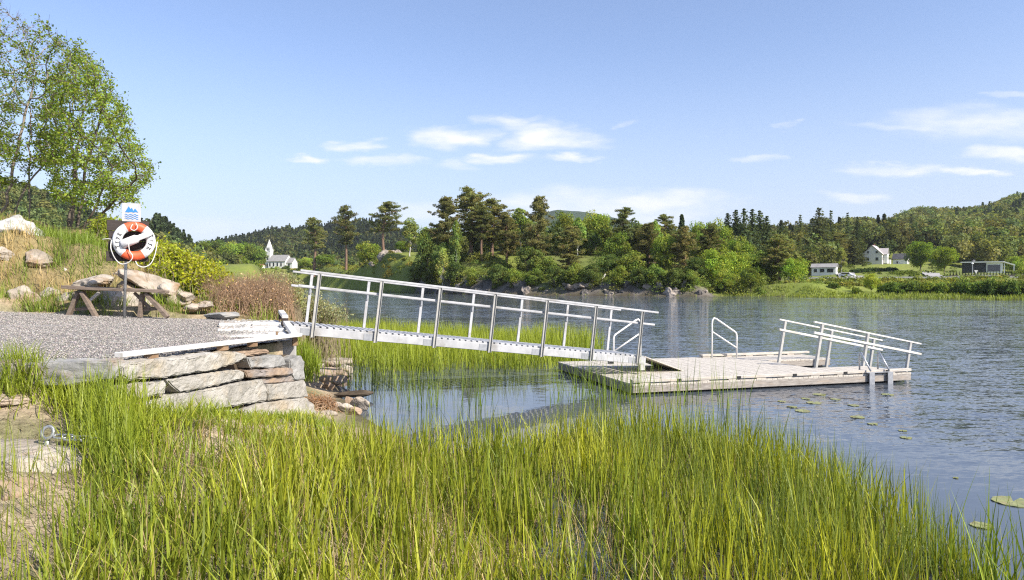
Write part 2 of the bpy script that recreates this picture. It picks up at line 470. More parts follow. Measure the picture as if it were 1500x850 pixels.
for (px, py, Y) in [(40, 392, 180), (120, 396, 220), (200, 402, 300), (250, 402, 350), (300, 398, 400), (345, 394, 420), (375, 394, 455), (405, 393.5, 465), (440, 396, 440), (470, 398, 330), (250, 404, 200), (350, 406, 250),
                    (440, 402, 330), (462, 393, 300), (490, 392, 285), (512, 388, 275), (540, 386, 240), (560, 366, 228), (585, 368, 224), (600, 371, 212), (545, 378, 236), (620, 376, 190), (500, 406, 272), (540, 406, 230), (600, 394, 190),
                    (640, 384, 175), (700, 380, 172), (715, 374, 178), (740, 366, 188), (790, 370, 188), (830, 374, 186), (870, 374, 188), (915, 372, 195), (1000, 382, 190), (1060, 394, 185),
                    (570, 394, 210), (620, 404, 182), (660, 404, 168), (700, 404, 160), (760, 410, 152), (800, 412, 149), (850, 413, 145), (900, 413, 143), (960, 415, 138), (1000, 416, 135), (1070, 421, 134),
                    (1110, 418, 142), (1150, 416, 136), (1180, 414, 136), (1250, 420, 130), (1350, 421, 126), (1450, 422, 122), (1550, 422, 118), (1300, 430, 116), (1420, 432, 108), (1500, 432, 103), (1590, 432, 97),
                    (1165, 411, 148), (1200, 411, 150), (1300, 411, 150), (1400, 410.5, 150), (1500, 410, 150), (1600, 410, 150), (1200, 410, 156), (1300, 410, 156), (1400, 409.5, 156), (1500, 409.5, 156),
                    (1210, 404, 228), (1190, 405, 220), (1240, 407, 190), (1260, 403, 215), (1280, 387, 272), (1300, 388, 266), (1325, 389, 275), (1350, 397, 240), (1380, 401, 232), (1310, 402, 220), (1290, 401, 225),
                    (1420, 402, 226), (1445, 401.5, 228), (1470, 401.5, 232), (1500, 401, 235), (1400, 404, 200), (1480, 404, 200), (1560, 400, 240),
                    (1200, 378, 330), (1280, 368, 345), (1350, 366, 340), (1450, 368, 330), (1550, 360, 330), (1100, 384, 300), (1000, 384, 320), (900, 386, 330), (750, 392, 330), (600, 394, 330),
                    (1100, 364, 420), (1200, 358, 450), (1300, 354, 470), (1400, 346, 500), (1500, 336, 520), (1100, 350, 560), (1200, 346, 600), (900, 372, 520), (700, 386, 600), (500, 390, 650), (300, 392, 600), (100, 380, 600)]:
    CP.append(tuple(P(px, py, Y)))
CP = np.array(CP)


def hill(Xs, Ys, sky_pts, Yt, Yc, Yb, lower):
    px = 750 + F * Xs / Ys
    sp = np.array(sky_pts, float)
    row = np.interp(px, sp[:, 0], sp[:, 1])
    h = CAM + (HZ - row) / F * Yc - lower
    h = h * sstep(sp[0, 0] - 160, sp[0, 0], px) * (1 - sstep(sp[-1, 0], sp[-1, 0] + 160, px))
    up = sstep(Yt, Yc, Ys) * .55 + .45 * np.clip((Ys - Yt) / (Yc - Yt), 0, 1)
    return h * up * (1 - sstep(Yc + (Yb - Yc) * .15, Yb, Ys))


HILLS = {
    'near': ([(-400, 200), (-150, 235), (0, 262), (60, 280), (110, 297), (150, 320), (175, 336), (200, 336), (215, 327), (230, 324), (245, 331), (262, 344), (280, 360), (300, 380)], 250, 400, 600, 8),
    'far': ([(290, 366), (330, 357), (350, 353), (385, 346), (420, 339), (450, 339), (480, 336), (510, 330), (540, 326), (560, 329), (580, 340), (600, 350), (625, 354), (660, 352), (720, 352), (800, 366)], 560, 900, 1250, 7),
    'right': ([(1270, 348), (1300, 334), (1325, 319), (1340, 315), (1400, 313), (1440, 308), (1460, 301), (1480, 294), (1500, 289), (1560, 270), (1650, 255), (1900, 262)], 330, 640, 900, 8),
    'blue_mid': ([(770, 322), (790, 314), (815, 307), (850, 309), (880, 314), (905, 320), (940, 334)], 1500, 2050, 2500, 0),
    'blue_right': ([(1235, 340), (1255, 331), (1270, 327), (1290, 328), (1315, 336)], 1500, 2150, 2500, 0)}


def idw(X, Y, p=4.0):
    num = np.zeros(X.shape); den = np.zeros(X.shape)
    for (x, y, z) in CP:
        w = 1.0 / ((X - x) ** 2 + (Y - y) ** 2 + .08 + (.028 * y) ** 2 * min(1, max(0, (y - 20) / 60))) ** (p / 2)
        num += w * z; den += w
    return num / den


def vnoise(X, Y, s, seed=0):
    """cheap smooth value noise on arrays"""
    rg = np.random.default_rng(seed); tab = rg.random((64, 64))
    u = np.asarray(X) / s; v = np.asarray(Y) / s
    i = np.floor(u).astype(int); j = np.floor(v).astype(int)
    a = u - i; b = v - j
    a = a * a * (3 - 2 * a); b = b * b * (3 - 2 * b)
    g = lambda p, q: tab[p % 64, q % 64]
    return (g(i, j) * (1 - a) + g(i + 1, j) * a) * (1 - b) + (g(i, j + 1) * (1 - a) + g(i + 1, j + 1) * a) * b


def ground_z(X, Y):
    X = np.asarray(X, float); Y = np.asarray(Y, float)
    d = lake_dist(X, Y)
    z = idw(X, Y)
    for pts, a, b, c, lo in HILLS.values():
        z = np.maximum(z, hill(X, np.maximum(Y, 1), pts, a, b, c, lo))
    z += (vnoise(X, Y, .5, 1) - .5) * .07 * np.clip(d, 0, 1) + (vnoise(X, Y, 9, 2) - .5) * .9 * sstep(60, 140, Y)
    z += (vnoise(X, Y, 45, 3) - .5) * 6 * sstep(300, 700, Y)
    w = (1.4 + .030 * np.clip(Y - 14, 0, 150)) * np.where((X > -30) & (X < 36) & (Y > 110), .55, 1)
    z = np.where(d > 0, z * sstep(0, 1, d / w) + .02, np.maximum(d * .12, -1.2))
    pd = poly_in(YARD, X, Y)
    z = np.where(pd > -.02, np.minimum(z, plat_z(X, Y) - .05), z)
    z = np.where(pd > .12, plat_z(X, Y) - .05, z)
    # foot of the stone wall: ground in front of it stays low
    wx = -3.74 + .2 * (Y - 6.7)
    return z


# frustum-shaped grid, fine near the shore, reaching the horizon
rows = np.unique(np.concatenate([np.geomspace(1.2, 5, 60), np.linspace(5, 18, 190), np.geomspace(18, 2700, 330)]))
ts = np.linspace(-1.25, 1.25, 640)
GX = rows[:, None] * ts[None, :]; GY = np.repeat(rows[:, None], len(ts), 1)
GZ = ground_z(GX, GY)


def grid_q(nr, nc):
    i = (np.arange(nr - 1)[:, None] * nc + np.arange(nc - 1)[None, :]).ravel()
    return np.c_[i, i + 1, i + nc + 1, i + nc]


def ground_col(X, Y, Z):
    d = lake_dist(X, Y)
    n1 = vnoise(X, Y, .35, 5); n2 = vnoise(X, Y, 1.7, 6); n3 = vnoise(X, Y, 14, 7); n4 = vnoise(X, Y, 60, 8)
    mud = np.array((.06, .05, .03)); dirt = np.array((.40, .32, .23)); litter = np.array((.33, .26, .17)); green = np.array((.075, .10, .025))
    straw = np.array((.27, .22, .11))
    c = litter[None] * (1 - n2.ravel()[:, None]) + dirt[None] * n2.ravel()[:, None]
    r = lambda a: a.ravel()[:, None]
    g = sstep(.4, .7, n1 * .5 + n2 * .5) * .6
    c = c * (1 - r(g)) + green * r(g)
    slope = sstep(13.2, 14, Y) * (X < -4)
    sc = straw * (1 - r(n2)) + np.array((.30, .19, .10)) * r(n2)
    sc = sc * (1 - .5 * r(n1)) + green * .5 * r(n1)
    c = c * (1 - r(slope)) + sc * r(slope)
    far = sstep(22, 40, Y)
    meadow = np.array((.19, .24, .035)); dark = np.array((.08, .11, .025)); dry = np.array((.25, .21, .08))
    fc = meadow * (1 - r(n3)) + dark * r(n3)
    fc = fc * (1 - .35 * r(n2)) + dry * .35 * r(n2)
    rk = (1 - sstep(1.5, 5.5, d + (vnoise(X, Y, 2.5, 21) - .5) * 4)) * ((X > -24) & (X < 37) & (Y > 110))
    rcol = np.array((.13, .115, .10)) * (.5 + r(n2)); fc = fc * (1 - r(rk)) + rcol * r(rk)
    hi = sstep(18, 40, Z); fc = fc * (1 - r(hi)) + np.array((.03, .05, .02)) * r(hi)
    c = c * (1 - r(far)) + fc * r(far)
    wet = 1 - sstep(-.15, .35, d); c = c * (1 - r(wet)) + mud * r(wet)
    return c


m, nt, out = new_mat('ground_soil')
a = N(nt, 'Attribute'); a.attribute_name = 'Col'
v = coords(nt)
nn = noise_tex(nt, 14, 6, .7, v); n2_ = noise_tex(nt, 70, 3, .6, v)
cc = mixc(nt, .8, a.outputs['Color'], ramp(nt, nn, [(.25, .45), (.75, 1.5)]), 'MULTIPLY')
n3_ = noise_tex(nt, .9, 6, .65, v)
cc = mixc(nt, .75, cc, ramp(nt, n3_, [(.3, .65), (.68, 1.4)]), 'MULTIPLY')
cc = mixc(nt, .5, cc, ramp(nt, n2_, [(.3, .5), (.7, 1.5)]), 'MULTIPLY')
surf(nt, out, cc, .95, bump(nt, nn, .6, .05), 0, .2)
M['ground'] = m
me = np_mesh('ground', np.c_[GX.ravel(), GY.ravel(), GZ.ravel()], grid_q(*GX.shape), None, m, ground_col(GX, GY, GZ), True)
tag(link('ground', me), kind='structure')

# ------------------------------------------------------------------ water
wr = np.concatenate([np.linspace(-40, 1, 6), np.geomspace(1.2, 600, 170)]); wts = np.linspace(-1.3, 1.3, 150)
WX = np.where(wr[:, None] > 1.1, wr[:, None] * wts[None, :], wts[None, :] * 120)
WX = np.sign(WX) * np.minimum(np.abs(WX), 400)
WY = np.repeat(wr[:, None], len(wts), 1)
wd = -lake_dist(WX, WY)
open_w = sstep(2.2, 9, wd) * sstep(8, 15, WY + np.clip(WX, 0, 6) * .8)
m, nt, out = new_mat('lake_water')
a = N(nt, 'Attribute'); a.attribute_name = 'Col'
sep = N(nt, 'SeparateColor'); nt.links.new(a.outputs['Color'], sep.inputs[0])
gust = noise_tex(nt, .35, 3, .5, coords(nt, (.12, .5, 1), (0, 0, math.radians(10))))
gm = N(nt, 'MapRange'); gm.inputs['From Min'].default_value = .35; gm.inputs['From Max'].default_value = .65
gm.inputs['To Min'].default_value = .45; gm.inputs['To Max'].default_value = 1.2
nt.links.new(gust, gm.inputs['Value'])
amp = N(nt, 'MapRange'); amp.inputs['To Min'].default_value = .05; amp.inputs['To Max'].default_value = 1.2
nt.links.new(sep.outputs[0], amp.inputs['Value'])
am = N(nt, 'Math'); am.operation = 'MULTIPLY'; nt.links.new(amp.outputs[0], am.inputs[0]); nt.links.new(gm.outputs[0], am.inputs[1])
acc = None
for sc, st_, ro, det, wgt in ((3.6, (.45, 1.6, 1), 14, 2, (.17, .42, 0)), (15, (.65, 1.5, 1), -16, 3, (.32, .66, 0))):
    n_ = N(nt, 'TexNoise'); n_.inputs['Scale'].default_value = sc; n_.inputs['Detail'].default_value = det; n_.inputs['Distortion'].default_value = .5
    nt.links.new(coords(nt, st_, (0, 0, math.radians(ro))), n_.inputs['Vector'])
    s_ = N(nt, 'VectorMath'); s_.operation = 'SUBTRACT'; nt.links.new(n_.outputs['Color'], s_.inputs[0]); s_.inputs[1].default_value = (.5, .5, .5)
    w_ = N(nt, 'VectorMath'); w_.operation = 'MULTIPLY'; nt.links.new(s_.outputs[0], w_.inputs[0]); w_.inputs[1].default_value = wgt
    if acc is None: acc = w_.outputs[0]
    else:
        ad_ = N(nt, 'VectorMath'); ad_.operation = 'ADD'; nt.links.new(acc, ad_.inputs[0]); nt.links.new(w_.outputs[0], ad_.inputs[1]); acc = ad_.outputs[0]
sc_n = N(nt, 'VectorMath'); sc_n.operation = 'SCALE'; nt.links.new(acc, sc_n.inputs[0]); nt.links.new(am.outputs[0], sc_n.inputs['Scale'])
up_n = N(nt, 'VectorMath'); up_n.operation = 'ADD'; nt.links.new(sc_n.outputs[0], up_n.inputs[0]); up_n.inputs[1].default_value = (0, 0, 1)
nn_n = N(nt, 'VectorMath'); nn_n.operation = 'NORMALIZE'; nt.links.new(up_n.outputs[0], nn_n.inputs[0])
p = surf(nt, out, (.080, .094, .115), .03, nn_n.outputs[0])
p.inputs['IOR'].default_value = 1.33
M['water'] = m
me = np_mesh('lake_water', np.c_[WX.ravel(), WY.ravel(), np.zeros(WX.size)], grid_q(*WX.shape), None, m,
             np.repeat(open_w.ravel()[:, None], 3, 1), True)
tag(link('lake_water', me), kind='structure')

# ------------------------------------------------------------------ gravel yard
gx, gy = np.meshgrid(np.arange(-12, -3, .09), np.arange(6.3, 13.7, .09))
gx2, gy2 = gx.copy(), gy.copy()
pd = poly_in(YARD, gx, gy) + (vnoise(gx, gy, .4, 11) - .5) * .12 * (gy > 12.6)
keep = pd > -.03
idx = -np.ones(gx.size, int); idx[keep.ravel()] = np.arange(keep.sum())
q = grid_q(*gx.shape); q = q[(idx[q] >= 0).all(1)]
gz = plat_z(gx, gy) + (vnoise(gx, gy, .3, 12) - .5) * .02 + (vnoise(gx, gy, 1.5, 13) - .5) * .03
m, nt, out = new_mat('crushed_gravel')
v = coords(nt)
vo = N(nt, 'TexVoronoi'); vo.inputs['Scale'].default_value = 55; nt.links.new(v, vo.inputs['Vector'])
sepc = N(nt, 'SeparateColor'); nt.links.new(vo.outputs['Color'], sepc.inputs[0])
c = ramp(nt, sepc.outputs[0], [(.05, (.11, .10, .095)), (.45, (.29, .27, .25)), (.8, (.42, .39, .36)), (1, (.52, .49, .46))])
big = noise_tex(nt, .9, 4, .6, v)
c = mixc(nt, .6, c, ramp(nt, big, [(.3, .75), (.7, 1.15)]), 'MULTIPLY')
surf(nt, out, c, .95, bump(nt, vo.outputs['Distance'], 1, -.02), 0, .2)
vv = np.c_[gx.ravel(), gy.ravel(), gz.ravel()][keep.ravel()]
tag(link('gravel_path', np_mesh('gravel_path', vv, idx[q], None, m, None, True)), kind='structure')

# loose stones of the gravel, lying on the yard and spilt over the landing boards
rg = np.random.default_rng(55)
gx_, gy_ = rg.uniform(-10, -3, 62000), rg.uniform(6.4, 13.5, 62000)
ok = poly_in(YARD, gx_, gy_) > .03
gx_, gy_ = gx_[ok], gy_[ok]
k = len(gx_); sz = rg.uniform(.0045, .011, k) * rg.uniform(.7, 1.4, k)
oct_ = np.array([(1, 0, 0), (-1, 0, 0), (0, 1, 0), (0, -1, 0), (0, 0, .8), (0, 0, -.8)])
of = np.array([(0, 2, 4), (2, 1, 4), (1, 3, 4), (3, 0, 4), (2, 0, 5), (1, 2, 5), (3, 1, 5), (0, 3, 5)])
an = rg.uniform(0, 6.28, k); ca, sa = np.cos(an)[:, None], np.sin(an)[:, None]
jit = oct_[None] * rg.uniform(.6, 1.35, (k, 6, 3))
vx = jit[..., 0] * ca - jit[..., 1] * sa; vy = jit[..., 0] * sa + jit[..., 1] * ca
PV = np.stack([gx_[:, None] + vx * sz[:, None], gy_[:, None] + vy * sz[:, None], (plat_z(gx_, gy_) + .012)[:, None] + jit[..., 2] * sz[:, None] * .7], -1).reshape(-1, 3)
PT = (np.arange(k) * 6)[:, None, None] + of[None]
tone = rg.choice([.12, .2, .27, .34, .40, .46], k, p=[.08, .14, .26, .28, .18, .06])
PC = np.repeat(tone[:, None] * np.array([[1.10, 1.01, .91]]) * rg.uniform(.93, 1.07, (k, 3)), 6, 0)
m, nt, out = new_mat('gravel_stone')
a = N(nt, 'Attribute'); a.attribute_name = 'Col'
surf(nt, out, a.outputs['Color'], .9, None, 0, .25)
M['pebble'] = m
tag(link('gravel', np_mesh('gravel', PV, None, PT.reshape(-1, 3), m, PC)), kind='stuff')

# ------------------------------------------------------------------ summer haze in the valley air
mb = MB(); mb.frame_box((0, 1380, 116), (7400, 0, 0), (0, 2900, 0), (0, 0, 240))
m, nt, out = new_mat('valley_haze')
pv = N(nt, 'VolumePrincipled'); pv.inputs['Color'].default_value = (.86, .92, 1, 1); pv.inputs['Density'].default_value = .00008
pv.inputs['Anisotropy'].default_value = .1
nt.links.new(pv.outputs[0], out.inputs['Volume'])
hz = mb.build('haze', m)
tag(hz, kind='stuff')

# ------------------------------------------------------------------ floating dock
dU = np.array([math.cos(DA), math.sin(DA), 0]); dN = np.array([-math.sin(DA), math.cos(DA), 0]); UP = np.array([0, 0, 1.])
D0 = np.array([2.19, 12.75, 0])


def D(u, n, z=0): return D0 + u * dU + n * dN + z * UP


dock = thing('floating_dock', 'pale timber floating bathing dock with a ramp slot, at the foot of the white gangway', 'dock', D(3, 2, 0))
mb = MB()


def planks(u0, u1, n0, n1, z):
    w = .118
    k = int((u1 - u0) / w); w = (u1 - u0) / k
    for i in range(k):
        uc = u0 + (i + .5) * w
        mb.frame_box(D(uc, (n0 + n1) / 2 + random.uniform(-.004, .004), z - .015 + random.uniform(-.002, .002)), dU * (w - .007), dN * (n1 - n0), UP * .03)


planks(0, 4.86, 0, 3.95, .2); planks(4.86, 6.32, 0, 1.22, .2); planks(4.86, 6.72, 2.8, 3.95, .2)
mb.build('deck', M['deck'], dock)


def beam_part(name, a, b, w, h, mat, bev=.006, root=dock):
    m_ = MB().beam(a, b, w, h)
    return m_.build(name, mat, root, bev)


kerbf = beam_part('kerb_timber', D(.0, .065, .25), D(6.34, .065, .25), .115, .055, M['kerb'])
kerbb = beam_part('kerb_timber', D(3.75, 3.88, .25), D(6.95, 3.88, .25), .115, .055, M['kerb'])
for u in np.arange(.25, 6.3, .62):
    MB().frame_box(D(u, .065, .211), dU * .2, dN * .09, UP * .022).build('kerb_block', M['kerb'], kerbf)
for u in np.arange(3.9, 6.7, .62):
    MB().frame_box(D(u, 3.88, .211), dU * .2, dN * .09, UP * .022).build('kerb_block', M['kerb'], kerbb)
# dark square notches at the kerb joints: black boxes stand in for the shade in open gaps
for u in (.95, 2.22, 3.48, 4.68, 5.72):
    MB().frame_box(D(u, .028, .246), dU * .085, dN * .06, UP * .05).build('kerb_gap_shade', M['rubber_and_gap_shade'], kerbf)
beam_part('side_beam', D(0, .03, .105), D(6.32, .03, .105), .06, .13, M['fascia'])
beam_part('side_beam', D(.03, .065, .10), D(.03, 3.9, .10), .06, .15, M['fascia'])
beam_part('side_beam', D(4.9, 2.83, .10), D(6.72, 2.83, .10), .06, .14, M['fascia'])
beam_part('side_beam', D(6.69, 2.87, .10), D(6.69, 3.9, .10), .06, .14, M['fascia'])
beam_part('side_beam', D(6.29, .07, .10), D(6.29, 1.2, .10), .06, .14, M['fascia'])
beam_part('side_beam', D(0.1, 3.92, .10), D(6.69, 3.92, .10), .06, .14, M['fascia'])
beam_part('side_beam', D(4.9, 1.19, .10), D(6.25, 1.19, .10), .06, .14, M['fascia'])
for (u0, u1, n0, n1) in ((.06, 6.02, .07, .75), (.06, 4.8, 3.1, 3.85), (4.9, 6.6, 2.9, 3.8), (.08, .8, .8, 3.05)):
    mb = MB(); mb.frame_box(D((u0 + u1) / 2, (n0 + n1) / 2, -.06), dU * (u1 - u0), dN * (n1 - n0), UP * .2)
    mb.build('float', M['float'], dock, .03)
mb = MB()
for i in range(22):                                   # ramp boards going down into the water
    u = 4.9 + i * .15
    mb.frame_box(D(u + .07, 2.0, .17 - .188 * (u - 4.87)), dU * .135 - UP * .025, dN * 1.3, UP * .03)
mb.build('ramp', M['deck'], dock)


def ramp_rail(n, us, u0, u1):
    zt = lambda u: 1.155 - .188 * (u - 5.25)
    sl = math.atan(.188)
    upv = math.sin(sl) * dU + math.cos(sl) * UP
    r = MB().beam(D(u0, n, zt(u0)), D(u1, n, zt(u1)), .055, .035).build('handrail', M['white_board'], dock, .006)
    MB().beam(D(u0 - .02, n - .03, zt(u0) - .235), D(u1 - .02, n - .03, zt(u1) - .235), .04, .05).build('lower_rail', M['white_board'], r, .006)
    for u in us:
        top = D(u, n, zt(u) - .02)
        MB().beam(top - upv * 1.06, top, .06, .06, dU).build('post', M['post_grey'], r, .004)
        MB().beam(top - upv * .30 + dN * .035, top - upv * .18 + dN * .035, .05, .01, dN).build('bracket', M['plate'], r)


ramp_rail(2.55, (5.22, 6.55, 7.8), 5.05, 8.05)
ramp_rail(1.36, (5.27, 6.5, 7.7), 5.04, 8.0)


def stair_hoop(ua, ub):
    """tube rail: tall post at ua, low post at ub"""
    n = 3.62
    pts = [D(ua, n, .2), D(ua, n, 1.05)]
    s = 1 if ub > ua else -1
    pts += [D(ua + s * .015, n, 1.14), D(ua + s * .06, n, 1.19), D(ua + s * .12, n, 1.17), D(ub - s * .05, n, .84), D(ub - s * .01, n, .80), D(ub, n, .74), D(ub, n, .2)]
    r = MB().tube(pts, .021, 10).build('stair_rail', M['white_tube'], dock, 0, True)
    MB().tube([D(ua, n, .86), D(ub, n, .44)], .018, 10).build('lower_tube', M['white_tube'], r, 0, True)


stair_hoop(3.92, 4.62); stair_hoop(1.98, 1.28)
ladder = MB().frame_box(D(5.45, .005, .235), dU * .62, dN * .14, UP * .012).build('ladder', M['plate'], dock, .003)
for u in (5.22, 5.68):
    MB().frame_box(D(u + .05, -.055, -.02), dU * .13, dN * .02, UP * .52).build('ladder_side', M['plate'], ladder, .003)
for u in (5.22, 5.68):
    MB().tube([D(u - .02, .2, .2), D(u - .02, .2, .60), D(u - .015, .17, .625), D(u, -.08, .27)], .018, 8).build('ladder_handle', M['steel'], ladder, 0, True)
for z in (-.03, -.25):
    MB().frame_box(D(5.49, -.06, z), dU * .40, dN * .07, UP * .025).build('rung', M['brown_block'], ladder)

# ------------------------------------------------------------------ gangway
gU = np.array([.983, .388, 0.]); gl = np.linalg.norm(gU); gUn = gU / gl
gN = np.array([-.367, .930, 0.]); gN /= np.linalg.norm(gN)
G0 = np.array([-3.385, 11.9, 0]); GW = 1.26


def G(k, n, z=0.0):
    """k posts along, n across, z above the underside of the stringer"""
    return G0 + k * gU + n * gN + UP * (1.12 - .1217 * k + z)


th = math.atan(.1217 / gl)
gup = math.sin(th) * gUn + math.cos(th) * UP
gang = thing('gangway', 'long white sloping gangway with handrails on both sides, from gravel landing to dock', 'gangway', G(3, .6, 0))
for n in (.0, GW):
    MB().beam(G(-.42, n, .095), G(6.2, n, .095), .05, .14).build('stringer', M['white_paint'], gang, .006)
mb = MB()
ax = G(1, 0) - G(0, 0); ax /= np.linalg.norm(ax)
ln = 6.6 * gl / math.cos(th); k_n = 62
for i in range(k_n):
    k = -.4 + (i + .5) * 6.58 / k_n
    mb.frame_box(G(k, GW / 2, .180), ax * .078, gN * (GW + .03), np.cross(ax, gN) * .028)
mb.build('deck', M['white_paint'], gang, .003)
POSTS = [(0, k) for k in range(7)] + [(1, k) for k in range(7)]
for side, k in POSTS:
    n = -.03 if side == 0 else GW - .03
    kk = k if side == 0 else k - .0
    b0 = G(kk, n, .0); t0 = b0 + gup * 1.09
    mb = MB()
    mid = (b0 + t0) / 2; L = t0 - b0
    if side == 0:      # channel section opening outwards, away from the walkway
        mb.frame_box(mid, gUn * .050, gN * .008, L)
        mb.frame_box(mid - gUn * .027 - gN * .016, gUn * .006, gN * .038, L)
        mb.frame_box(mid + gUn * .027 - gN * .016, gUn * .006, gN * .038, L)
    else:
        mb.frame_box(mid, gUn * .050, gN * .036, L)
    post = mb.build('post', M['post_grey'] if side == 0 else M['white_paint'], gang, 0)
    MB().frame_box(t0 - gup * .30 + gN * (.03 if side == 0 else -.03), gUn * .03, gN * .03, gup * .12).build('rail_bracket', M['plate'], post)
    if side == 0:
        MB().frame_box(b0 + gup * .097 - gUn * .13 + gN * .002, ax * .15, gN * .004, gup * .115).build('base_plate', M['plate'], post)
for n, lo in ((-.02, -.015), (GW - .03, -.015)):
    a, b = (-.30, 6.36) if n < 0 else (-.33, 6.22)
    MB().beam(G(a, n, 0) + gup * 1.10, G(b, n, 0) + gup * 1.10, .055, .038).build('top_rail', M['white_paint'], gang, .006)
    m_ = n + (.035 if n < 0 else -.035)
    MB().beam(G(a, m_, 0) + gup * .845, G(b - .03, m_, 0) + gup * .845, .036, .042).build('middle_rail', M['white_paint'], gang, .006)
e0, e1 = G(6.22, .06, .19), G(6.22, GW - .06, .19)
dnv = gUn * .95
mb = MB()
mb.prism([e0, e1, e1 + dnv + UP * (.215 - e1[2]), e0 + dnv + UP * (.215 - e0[2])], (0, 0, -.02))
mb.build('ramp_flap', M['deck'], gang, .003)
for n in (.0, GW):
    MB().frame_box(G(6.12, n, -.04), gUn * .12, gN * .08, UP * .12).build('end_foot', M['post_grey'], gang, .006)

# ------------------------------------------------------------------ landing at the head of the gangway
lU = gUn; lN = gN
L0 = np.array([-3.10, 10.22, 1.215])           # its front right corner


def Lp(a, n, z=0.0):
    q = L0 + a * (-lU) * 1.0 + n * lN
    return np.array([q[0], q[1], 1.20 + .048 * n + .0 * a + z])


land = thing('landing_platform', 'white boarded landing scattered with gravel where the gangway leaves the stone wall', 'landing', Lp(.5, 1.5, 0))
mb = MB()
for i in range(3):
    w = .93
    mb.frame_box(Lp(.62, .12 + (i + .5) * w, .02), lU * .98, lN * (w - .02), UP * .045)
for o_ in [mb.build('boarding', M['white_board'], land, .004)]: pass
fb = MB().beam(Lp(.06, .0, .09), Lp(.06, 1.75, .09), .10, .055).build('edge_beam', M['white_board'], land, .006)
bb = MB().beam(Lp(.06, 1.98, .16), Lp(.06, 3.15, .16), .10, .055).build('edge_beam', M['white_board'], land, .006)
MB().frame_box(Lp(.06, 2.02, .08), lU * .1, lN * .1, UP * .12).build('beam_block', M['dark_wood'], bb)
MB().frame_box(Lp(.06, 3.05, .08), lU * .1, lN * .1, UP * .12).build('beam_block', M['dark_wood'], bb)
mb = MB()
for s in range(2):
    mb.beam(Lp(.17, 1.15 + .14 * s, .05), Lp(.17, 1.55 + .14 * s, .055), .03, .03)
mb.build('hinge_bar', M['galv'], land)
# gravel spilt over the boards
mb = MB(); rg0 = random.Random(4)
for i in range(420):
    a_ = abs(rg0.gauss(0, .38)); q_ = Lp(1.12 - a_, rg0.uniform(.15, 2.85), .045)
    if a_ > .95: continue
    s0 = rg0.uniform(.008, .018)
    mb.frame_box(q_ + UP * s0 * .4, lU * s0 * 1.5, lN * s0 * 1.2, UP * s0 + lU * .004)
tag(mb.build('spilt_gravel', M['grey_stone']), kind='stuff')
# rail board along the top of the wall
w0 = np.array([-3.86, 6.9, 1.315]); w1 = Lp(0, -.04, .085)
front = MB().beam(w0, w1, .11, .05).build('edge_beam', M['white_board'], land, .006)
for t in (.13, .48, .66):
    c = w0 + (w1 - w0) * t
    MB().frame_box(c - UP * .055, (w1 - w0) / np.linalg.norm(w1 - w0) * .09, lU * .08, UP * .06).build('beam_block', M['brown_block'], front)
MB().frame_box(Lp(.28, -.0, -.09), lU * .05, lN * .08, UP * .26).build('upright', M['white_board'], front, .004)
MB().frame_box(Lp(.30, .03, -.02), lU * .03, lN * .05, UP * .30).build('upright', M['brown_block'], front, .004)
MB().frame_box(Lp(.05, .04, -.02), lU * .07, lN * .1, UP * .12).build('beam_block', M['brown_block'], front, .004)
mb = MB(); mb.frame_box(Lp(.72, .09, -.055), lU * .86, lN * .05, UP * .11)
mb.build('side_board', M['white_board'], land, .004)
mb = MB(); mb.frame_box(Lp(.30, 1.4, -.28), lU * .56, lN * 2.5, UP * .50)
mb.build('concrete_base', M['concrete'], land, .02)

# ------------------------------------------------------------------ dry stone wall
wall = thing('stone_wall', 'dry stone wall of long pale slabs holding up the gravel by the landing', 'wall', (-3.4, 8.5, .3))
wn = np.array([.98, -.2, 0])


def on_wall(px, py):
    u = (px - 750) / F
    Y = 5.12 / (.206 - u)
    return P(px, py, Y)


def rough_stone(name, poly_px, mat, root, depth=.45, proud=0.0, amp=.025, plane=None, seed=0):
    wn_ = wn if plane is None else np.array([.05, -1., 0])
    pts = [(on_wall(*p) if plane is None else P(*p, plane)) + wn_ * proud for p in poly_px]
    bm = bmesh.new()
    vs = [bm.verts.new(p) for p in pts]
    vb = [bm.verts.new(p - wn_ * depth) for p in pts]
    bm.faces.new(vs); bm.faces.new(vb[::-1])
    n = len(vs)
    for i in range(n): bm.faces.new((vs[i], vb[i], vb[(i + 1) % n], vs[(i + 1) % n]))
    bmesh.ops.recalc_face_normals(bm, faces=bm.faces)
    bmesh.ops.bevel(bm, geom=list(bm.edges), offset=.013, segments=2, affect='EDGES', clamp_overlap=True)
    bmesh.ops.triangulate(bm, faces=bm.faces)
    for _ in range(5):
        long = [e for e in bm.edges if e.calc_length() > .07]
        if not long: break
        bmesh.ops.subdivide_edges(bm, edges=long, cuts=1)
        bmesh.ops.triangulate(bm, faces=bm.faces)
    bm.normal_update()
    for v in bm.verts:
        q = v.co * 3.2 + Vector((seed * 7.3, seed * 3.1, 0))
        dlt = noise.fractal(q, 1, 2.1, 4) * amp * .6 + noise.fractal(v.co * 15 + Vector((seed, 0, 0)), 1, 2, 3) * amp * .42
        v.co += v.normal * dlt
    off = Vector(world_loc(root)) if root else Vector(np.mean(pts, 0))
    for v in bm.verts: v.co -= off
    me = bpy.data.meshes.new(name); bm.to_mesh(me); bm.free()
    me.materials.append(mat)
    o = link(name, me, root)
    if root is None: o.location = off
    return o


